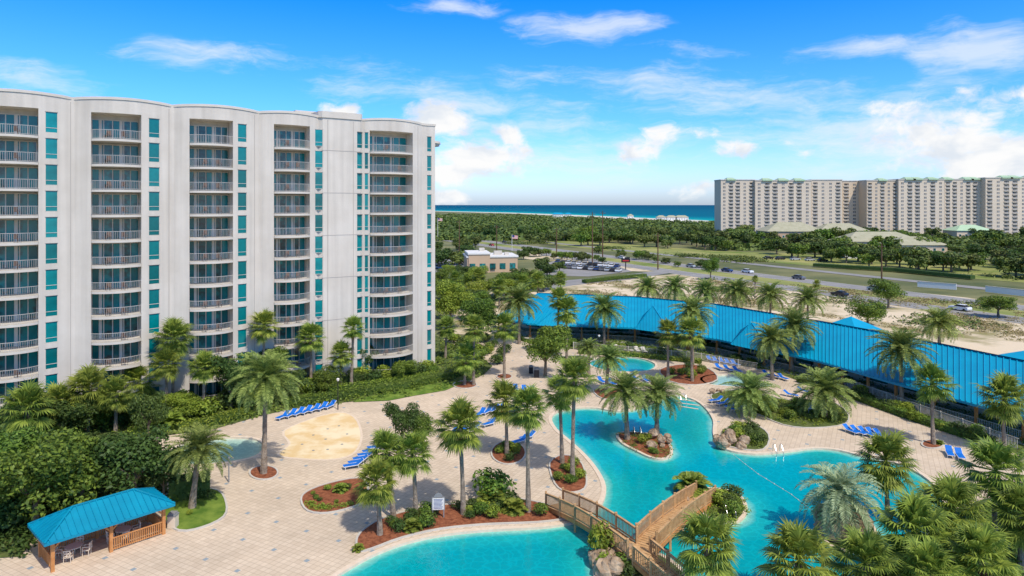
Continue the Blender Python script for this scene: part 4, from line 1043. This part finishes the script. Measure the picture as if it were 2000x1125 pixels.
row((1855,890),(1875,895),2,-.4,'at the right deck edge')
row((1240,742),(1262,746),2,.3,'below the small upper pool')
row((1100,772),(1122,780),2,.5,'above the main pool left lobe')
row((1175,748),(1195,752),2,.3,'left below the small upper pool')
row((1405,722),(1440,727),3,.3,'right above the spa pool, second line')
row((1590,752),(1625,768),3,.6,'before the short hedge at the pavilion middle')
# ---------------------------------------------------------------- small objects
def signboard(px,py,w,h,label,rz=0):
    t=thing('sign_board',label,'sign',G(px,py),rz)
    for s in (-1,1): m=M();m.box(s*w*.42,0,h*.5,.08,.08,h);m.build('post',MT['grey'],t)
    m=M();m.box(0,0,h*.68,w,.06,h*.6);m.tube([(0,-.03,h*.98-.0),(0,.03,h*.98)],w*.33,16);m.build('frame',MT['grey'],t)
    m=M();m.box(0,-.045,h*.68,w*.88,.03,h*.54);p=m.build('panel',MT['white'],t)
    m=M()
    for i in range(8): m.box(-w*.02*(i%3),-.068,h*(.9-.06*i),w*(.7-.06*(i%3)),.01,h*.018)
    m.build('lettering',MT['navy'],p)
signboard(856,1012,1.05,1.7,'white pool notice board on grey posts in the red mulch bed',.1)
signboard(1585,808,.8,1.4,'small white notice board in the middle planter',-.2)
def bin_(px,py,label,mt='beige',s=1):
    t=thing('trash_bin',label,'bin',G(px,py));m=M();m.prism([(-.3*s,-.3*s),(.3*s,-.3*s),(.3*s,.3*s),(-.3*s,.3*s)],.03,.95*s);m.build('body',MT[mt],t);m=M();m.box(0,0,1.0*s,.66*s,.66*s,.1);m.box(0,0,1.12*s,.5*s,.5*s,.14);m.build('lid',MT['grey'],t)
bin_(338,1030,'square beige trash bin at the right side of the gazebo')
bin_(1048,737,'dark square bin on the deck by the round green tree','black',1.2);bin_(1037,729,'second dark bin, left of the one by the round green tree','black')
t=thing('outdoor_shower','slim grey shower post beside the kiddie pool','shower',G(447,942));m=M();m.tube([(0,0,0),(0,0,2.3)],.06,8);m.build('pole',MT['grey'],t);m=M();m.tube([(0,0,2.2),(.2,0,2.35),(.35,0,2.25)],.03,6);m.box(.35,0,2.2,.14,.14,.05);m.build('shower_head',MT['grey'],t)
for px,py,w in ((1245,850,'on the palm island'),(1520,886,'below the poolside boulders'),(1426,1008,'at the bridge islet'),(1334,785,'at the upper pool steps')):
    t=thing('pool_handrail','steel pool handrail '+w,'handrail',G(px,py))
    for s in (-.35,.35): m=M();m.tube([(s,.5,0),(s,.5,.7),(s,.3,.88),(s,0,.85),(s,-.35,.4),(s,-.5,-.2)],.03,6);m.build('rail',MT['steel'],t)
rp_=[G(1432,888,-.12),G(1480,925,-.12),G(1545,965,-.12),G(1600,1008,-.12)];t=thing('float_rope','white float rope across the right arm of the main pool','rope',rp_[0]);m=M();m.tube(rp_,.014,5);m.build('line',MT['white'],t,world=True)
for i in range(3):
    for j in range(4):
        q=rp_[i].lerp(rp_[i+1],j/4);m=M();m.tube([q,q+(rp_[i+1]-rp_[i]).normalized()*.14],.035,8);m.build('float',MT['white'],t,world=True)
for i in range(3):
    m=M();a=[G(1318+i*4,779+i*7,-.1),G(1368-i*2,785+i*7,-.1)];m.bar(a[0],a[1],.25,.03);o=m.build('pool_step',MT['coping']);o['kind']='structure'
for px,py,h,w in ((660,800,3.5,'by the splash pad'),(1170,700,3.5,'by the small upper pool'),(1585,720,3.5,'before the pavilion')):
    t=thing('lamp_post','slim dark lamp post '+w,'lamp post',G(px,py));m=M();m.tube([(0,0,0),(0,0,h)],[.07,.05],8);m.build('pole',MT['black'],t);m=M();m.tube([(0,0,h),(0,0,h+.25),(0,0,h+.35)],[.12,.2,.05],10);m.build('lantern',MT['white'],t)
poles=[]
for px,pb,pt,w in ((1157,517,414,'leftmost of the close pair by the highway'),(1177,514,412,'rightmost of the close pair by the highway'),(1087,502,445,'left of the close pair'),(1285,527,455,'short one beside the highway'),(1722,545,476,'before the far hedge at right'),(970,500,440,'near the tan restaurant'),(897,500,430,'by the tower edge')):
    p=G(px,pb,GZ);t=thing('utility_pole','tall wooden utility pole, '+w,'utility pole',p);h=ZY(pt,p.y)-GZ
    m=M();m.tube([(0,0,0),(0,0,h)],[.28,.18],8);m.build('pole',MT['wooddark'],t);m=M();m.bar((-1.2,0,h-1),(1.2,0,h-1),.16);m.build('crossarm',MT['wooddark'],t)
    for x in (-1.0,0,1.0): m=M();m.tube([(x,0,h-.9),(x,0,h-.6)],.08,6);m.build('insulator',MT['grey'],t)
    poles.append((p,h))
def wire(a,b,sag,label):
    m=M();pts=[a.lerp(b,i/12)-Vector((0,0,sag*4*(i/12)*(1-i/12))) for i in range(13)];m.tube(pts,.03,4,False);o=m.build('power_line',MT['black']);tag(o,label,'power line','power lines')
up=lambda i,k=0:poles[i][0]+Vector((0,0,poles[i][1]-1-k))
pr=AT(2150,215,15)
for k,z in enumerate((0,2.5)):
    wire(up(1,z),up(4,z+0),2,'%s power line between the pole pair and the right pole'%('upper','lower')[k]);wire(up(4,z),pr-Vector((0,0,z)),2,'%s power line running from the right pole out of frame'%('upper','lower')[k]);wire(up(2,z),up(0,z),2,'%s power line left of the pole pair'%('upper','lower')[k])
for px,py,pt,w in ((855,470,425,'beside the tower edge'),(1000,490,458,'by the tan restaurant')):
    p=G(px,py,GZ);h=ZY(pt,p.y)-GZ;t=thing('flag_pole','white pole flying a striped flag '+w,'flag pole',p);m=M();m.tube([(0,0,0),(0,0,h)],.12,6);m.build('pole',MT['white'],t)
    m=M()
    for i in range(13): m.face([(0.1,0,h-.3-i*.15),(0.1,0,h-.45-i*.15),(3.2,.4,h-.75-i*.15),(3.2,.4,h-.6-i*.15)],0 if i%2==0 else 1)
    m.box(.75,-.02,h-.82,1.2,.12,.95,.06,2);m.build('flag',[MT['red'],MT['white'],MT['navy']],t)
def house(px,py,w,dp,h,rh,wm,rm,label,rz=0,z=GZ):
    p=G(px,py,z);t=thing('low_building',label,'building',p,rz);m=M();m.box(0,dp/2,h/2,w,dp,h);m.build('wall',MT[wm],t)
    m=M();e=.8;c=[(-w/2-e,-e,h),(w/2+e,-e,h),(w/2+e,dp+e,h),(-w/2-e,dp+e,h)];k=min(dp/2,w/2*.8);r1=(-w/2+k,dp/2,h+rh);r2=(w/2-k,dp/2,h+rh)
    m.face([c[0],c[1],r2,r1]);m.face([c[1],c[2],r2]);m.face([c[2],c[3],r1,r2]);m.face([c[3],c[0],r1]);m.face([c[3],c[2],c[1],c[0]]);m.build('roof',MT[rm],t)
    n=max(2,int(w/4))
    for i in range(n):
        x=-w/2+(i+.5)*w/n;m=M();m.box(x,-.03,h*.55,1.5,.1,1.6);f=m.build('window',MT['white'],t);m=M();m.box(x,-.07,h*.55,1.25,.06,1.35);m.build('pane',MT['dglass'],f)
    return t
house(1555,474,38,22,7.5,6,'tan','rooftan','tan clubhouse with grey green hipped roof below the distant condos')
house(1650,470,34,18,7,5,'cream','rooftan','smaller clubhouse right of the tan clubhouse')
house(1730,492,42,20,5.5,5,'cream','rooftan','long low building with pale hipped roof before the right condo blocks')
house(1800,498,26,16,5,4,'cream','rooftan','low pale roofed building at the right of the long one')
house(1905,470,26,16,7,4,'cream','roofgreen','green roofed pavilion before the right condo blocks')
house(1680,505,14,8,3.4,2,'white','rooftan','small white gatehouse on the green')
for i,(px,w_) in enumerate(((1292,14),(1312,16),(1332,20),(1232,10),(1090,22),(1110,14))):
    house(px,432 if px>1250 else (428 if px>1200 else 424),w_,8,6,3,'white',('rooftan','rooftan','rooftan','rooftan','roofblue','roofblue')[i],'white beach house by the shore, %s from the right'%ORD[[2,1,0,3,5,4][i]])
p=G(962,532,GZ);t=thing('restaurant_building','tan flat roofed restaurant with white rooftop by the side road','building',p,.15);m=M();m.box(0,8,2.8,19,16,5.6);m.box(-5,7,3.4,8,15,6.8);m.build('wall',MT['tan'],t)
m=M();m.box(0,8,5.9,19.6,16.6,.6);m.box(-5,7,7.1,8.6,15.6,.6);m.build('parapet',MT['white'],t)
for a in ((3,8,6.9,3,2.4,1.3),(-3,10,8,2,2,1.2),(6,5,6.7,1.6,1.6,1.0)): m=M();m.box(*a);m.build('rooftop_unit',MT['concrete'],t)
for i in range(5): m=M();m.box(-7.6+i*3.8,-.52 if i<3 else -.03,2.3,2.2,.12,2.2);m.build('window',MT['dglass'],t)
p=G(1222,527,GZ);t=thing('roadside_sign','black and red roadside sign on a post','sign',p);m=M();m.tube([(0,0,0),(0,0,3.4)],.2,6);m.build('pole',MT['black'],t);m=M();m.box(0,0,3.6,3.4,.4,1.4);m.box(.6,0,4.6,2.0,.4,.7);m.build('panel',MT['black'],t);m=M();m.box(0,-.25,3.6,2.4,.05,.45);m.build('emblem',MT['red'],t)
for a,b,w in (((1792,562),(1868,568),'first'),((1925,572),(2030,584),'second')):
    A_,B_=G(*a,GZ),G(*b,GZ);t=thing('site_wall','%s pale low wall from left beside the highway'%w,'wall',A_);m=M();m.bar((A_.x,A_.y,.8),(B_.x,B_.y,.8),.3,1.6);m.build('panel',MT['white'],t,world=True);m=M();m.bar((A_.x,A_.y,1.7),(B_.x,B_.y,1.7),.45,.15);m.build('cap',MT['concrete'],t,world=True)
# ---------------------------------------------------------------- cars
paints={'white':(.75,.75,.75),'silver':(.4,.42,.44),'black':(.02,.02,.025),'dark blue':(.02,.05,.16),'red':(.4,.03,.03),'grey':(.14,.14,.15)}
PM={k:mat('car_paint_'+k.replace(' ','_'),v,.25,spec=.6) for k,v in paints.items()}
def carbody(mid):
    m=M();prof=[(-2.25,.35),(2.25,.35),(2.3,.75),(2.2,.92),(1.0,1.02),(-1.5,1.02),(-2.2,.98),(-2.3,.7)]
    b=len(m.v)
    for y in (-.9,.9):
        for x,z in prof:m.v.append((x,y,z))
    n=len(prof);m.f.append(tuple(range(n)));m.f.append(tuple(reversed(range(n,2*n))));m.m+=[0,0]
    for i in range(n):
        j=(i+1)%n;m.f.append((i,i+n,j+n,j));m.m.append(0)
    m.hexa([(-1.3,-.62,1.46),(.35,-.62,1.46),(.35,.62,1.46),(-1.3,.62,1.46),(-1.2,-.58,1.52),(.25,-.58,1.52),(.25,.58,1.52),(-1.2,.58,1.52)])
    return m.mesh('body',mid)
gm=M();gm.hexa([(-1.75,-.84,1.0),(1.05,-.84,1.0),(1.05,.84,1.0),(-1.75,.84,1.0),(-1.25,-.64,1.46),(.35,-.64,1.46),(.35,.64,1.46),(-1.25,.64,1.46)]);gm=gm.mesh('windows',MT['black'])
wm_=M();wm_.tube([(0,-.11,0),(0,.11,0)],.33,12);wm_=wm_.mesh('wheel',MT['black'])
CB={k:carbody(v) for k,v in PM.items()}
def car(px,py,rz,col,where,z=-.2,group=None):
    p=G(px,py,z);t=thing('parked_car' if 'parked' in where else 'car',col+' car '+where,'car',p,rz,group)
    inst(CB[col],'body',t);inst(gm,'windows',t)
    for x in (-1.45,1.45):
        for y in (-.82,.82): inst(wm_,'wheel',t,(x,y,.33))
hr=math.atan2(d.y,d.x)
def hwy(px,off):
    k=(px-1000)/F;p=base+pn*off
    t=(k*p.y-p.x)/(d.x-k*d.y);q=p+d*t;return q
WH={1420:'middle of the view',1460:'just right of the blue car',1350:'left of the blue car',1300:'by the roadside sign',1875:'near the pale walls',1560:'past the white car',1640:'nearer lane of the right part',1215:'left of the roadside sign',1120:'above the parking lot',1045:'above the restaurant sign pole',960:'over the restaurant roof',930:'far left',985:'far left behind the red one',1710:'above the right utility pole'}
for px,off,col in ((1420,8,'dark blue'),(1460,12,'white'),(1350,8,'silver'),(1300,12,'black'),(1875,-8,'white'),(1560,12,'grey'),(1640,-12,'black'),(1215,8,'white'),(1120,-8,'silver'),(1045,-12,'white'),(960,-8,'red'),(930,8,'white'),(985,12,'black'),(1710,8,'silver')):
    q=hwy(px,off);s_='far' if off>0 else 'near';py=400+(H+.2)*F/q.y
    car(px,py,hr+(PI if off<0 else 0),col,'driving on the %s carriageway, %s'%(s_,WH[px]))
R.seed(78)
cl=['white','silver','black','dark blue','grey','white','silver','grey','black','red']
for i in range(13): car(1082+i*10.5,522+i*.75,1.2,R.choice(cl),'parked in the roadside lot, %s from the left, front row'%ORD[i],-.21,'cars parked in the roadside lot')
for i in range(12): car(1090+i*10.5,514+i*.75,1.2,R.choice(cl),'parked in the roadside lot, %s from the left, rear row'%ORD[i],-.21,'cars parked in the roadside lot')
for i in range(6): car(855+i*9,524+i*1.5,1.3,R.choice(cl),'parked beside the restaurant, %s from the left'%ORD[i],-.21,'cars parked beside the restaurant')
for i in range(5): car(1500+i*26+R.uniform(-5,5),506+i*1.2,.2,R.choice(cl),'parked across the highway, %s from the left'%ORD[i],-.25,'cars parked across the highway')
# ---------------------------------------------------------------- sky, sun, camera
D=Vector((.50,-.72,1.2)).normalized();el=math.asin(D.z);az=math.atan2(D.x,D.y)
w=bpy.data.worlds.new('World');bpy.context.scene.world=w;w.use_nodes=True;nt=w.node_tree;N=nt.nodes;L=nt.links;bg=N['Background'];bg.inputs[1].default_value=.1
sk=N.new('ShaderNodeTexSky');sk.sky_type='NISHITA';sk.sun_disc=False;sk.sun_elevation=el;sk.sun_rotation=az
tc=N.new('ShaderNodeTexCoord');sp=N.new('ShaderNodeSeparateXYZ');L.new(tc.outputs['Generated'],sp.inputs[0])
def MA(op,a,b=None,c=None):
    n=N.new('ShaderNodeMath');n.operation=op
    for i,x in enumerate((a,b,c)):
        if x is None:continue
        if isinstance(x,(int,float)):n.inputs[i].default_value=x
        else:L.new(x,n.inputs[i])
    return n.outputs[0]
def MR(x,a,b,c,d_,sm=False):
    n=N.new('ShaderNodeMapRange');n.interpolation_type='SMOOTHSTEP' if sm else 'LINEAR';L.new(x,n.inputs[0])
    for i,v in enumerate((a,b,c,d_)):n.inputs[i+1].default_value=v
    return n.outputs[0]
def MC(f,a,b,bt='MIX'):
    n=N.new('ShaderNodeMix');n.data_type='RGBA';n.blend_type=bt
    if isinstance(f,(int,float)):n.inputs[0].default_value=f
    else:L.new(f,n.inputs[0])
    for i,x in ((6,a),(7,b)):
        if isinstance(x,tuple):n.inputs[i].default_value=(*x,1)
        else:L.new(x,n.inputs[i])
    return n.outputs[2]
u=MA('ARCTAN2',sp.outputs[0],sp.outputs[1]);v=MA('ARCSINE',sp.outputs[2])
cb=N.new('ShaderNodeCombineXYZ');L.new(u,cb.inputs[0]);L.new(v,cb.inputs[1])
def NZ(vec,sc,det=8,ro=.6,scale=(1,1,1),w_=0):
    mp=N.new('ShaderNodeMapping');mp.inputs['Scale'].default_value=scale;mp.inputs['Location'].default_value=(w_,w_*.7,0);L.new(vec,mp.inputs[0])
    n=N.new('ShaderNodeTexNoise');n.inputs['Scale'].default_value=sc;n.inputs['Detail'].default_value=det;n.inputs['Roughness'].default_value=ro;L.new(mp.outputs[0],n.inputs['Vector']);return n
ds=NZ(cb.outputs[0],6,3);vm=N.new('ShaderNodeVectorMath');vm.operation='MULTIPLY_ADD';L.new(ds.outputs['Color'],vm.inputs[0]);vm.inputs[1].default_value=(.12,.05,0);L.new(cb.outputs[0],vm.inputs[2])
vs=N.new('ShaderNodeVectorMath');vs.operation='SUBTRACT';L.new(vm.outputs[0],vs.inputs[0]);vs.inputs[1].default_value=(.06,.025,0);P0=vs.outputs[0]
def blob(px,py,rx,ry,k=1):
    k_=(px-1000)/F;uu=math.atan(k_);ev_=math.atan((400-py)/F*math.cos(uu));c_=math.cos(uu)
    a=N.new('ShaderNodeVectorMath');a.operation='MULTIPLY_ADD';L.new(P0,a.inputs[0]);sx=F/rx/c_**2;sy=F/ry/c_
    a.inputs[1].default_value=(sx,sy,0);a.inputs[2].default_value=(-uu*sx,-ev_*sy,0)
    l=N.new('ShaderNodeVectorMath');l.operation='LENGTH';L.new(a.outputs[0],l.inputs[0]);return MR(l.outputs['Value'],0,1.3,k,0)
cum=None
for q in ((860,245,100,48,1.1),(930,305,140,60,1.15),(880,335,140,30,1.1),(985,262,55,42,1.0),(680,212,60,22),(1880,265,260,90,1.05),(1960,300,190,90,1.1),(1700,215,90,26,.7),(1230,300,72,32,.9),(1335,265,125,30,.85),(1450,292,125,28,.8),(1570,290,80,20,.8),(1375,378,80,26,.9),(872,385,60,22,1),(1960,335,200,34)):
    b=blob(*q);cum=b if cum is None else MA('MAXIMUM',cum,b)
cir=None
for q in ((480,125,320,46),(680,165,260,48),(1120,55,180,34),(1340,95,180,28),(1680,105,180,30),(1200,155,280,46),(1480,200,460,70),(60,150,220,44),(880,8,140,24),(1950,100,240,80,1.3),(960,215,160,38),(1100,310,320,60),(1600,270,360,90,1.2),(1050,240,260,50)):
    b=blob(*q);cir=b if cir is None else MA('MAXIMUM',cir,b)
nA=NZ(P0,11,7,.64,(1,1.6,1));nB=NZ(P0,4.5,6,.68,(1,4.2,1),3.3)
gate=MA('MINIMUM',MA('MULTIPLY',cum,3.0),1.0)
cden=MR(MA('ADD',cum,MA('MULTIPLY',MA('MULTIPLY',MA('SUBTRACT',nA.outputs['Fac'],.5),2.5),gate)),.36,.84,0,1,True)
gc=MA('MINIMUM',MA('MULTIPLY',cir,2.5),1.0)
ciden=MA('MULTIPLY',MR(MA('ADD',cir,MA('MULTIPLY',MA('MULTIPLY',MA('SUBTRACT',nB.outputs['Fac'],.5),3.4),gc)),.28,1.4,0,1,True),.7)
t1=MC(MR(v,0,.12,0,1),(1.75,2.05,2.9),(.55,1.40,2.6));t2=MC(MR(v,.12,.30,0,1),t1,(.05,1.05,2.4));tint=MC(MR(v,.36,.75,0,1,True),t2,(1.95,1.62,1.30))
skyc=MC(1.0,sk.outputs[0],tint,'MULTIPLY')
sh=NZ(P0,17,4,.55,(1,1.4,1),1.7);shade=MC(MR(sh.outputs['Fac'],.35,.60,0,1,True),(7.6,8.2,9.0),(9.9,9.9,9.9))
c1=MC(ciden,skyc,(8.8,9.3,9.8));c2=MC(cden,c1,shade)
L.new(c2,bg.inputs[0])
sun=bpy.data.lights.new('sun','SUN');sun.energy=3.7;sun.angle=math.radians(.5);sun.color=(1,.94,.84);so=bpy.data.objects.new('sun',sun);C.objects.link(so);so.rotation_euler=D.to_track_quat('Z','Y').to_euler();so.location=(0,0,60)
cam=bpy.data.cameras.new('camera');co=bpy.data.objects.new('camera',cam);C.objects.link(co);co.location=(0,0,H);co.rotation_euler=(PI/2,0,0);cam.lens=24;cam.sensor_width=36;cam.shift_y=-162.5/2000;cam.clip_end=100000;cam.clip_start=.5
sc=bpy.context.scene;sc.camera=co;sc.view_settings.view_transform='Standard';sc.view_settings.look='None';sc.view_settings.exposure=0
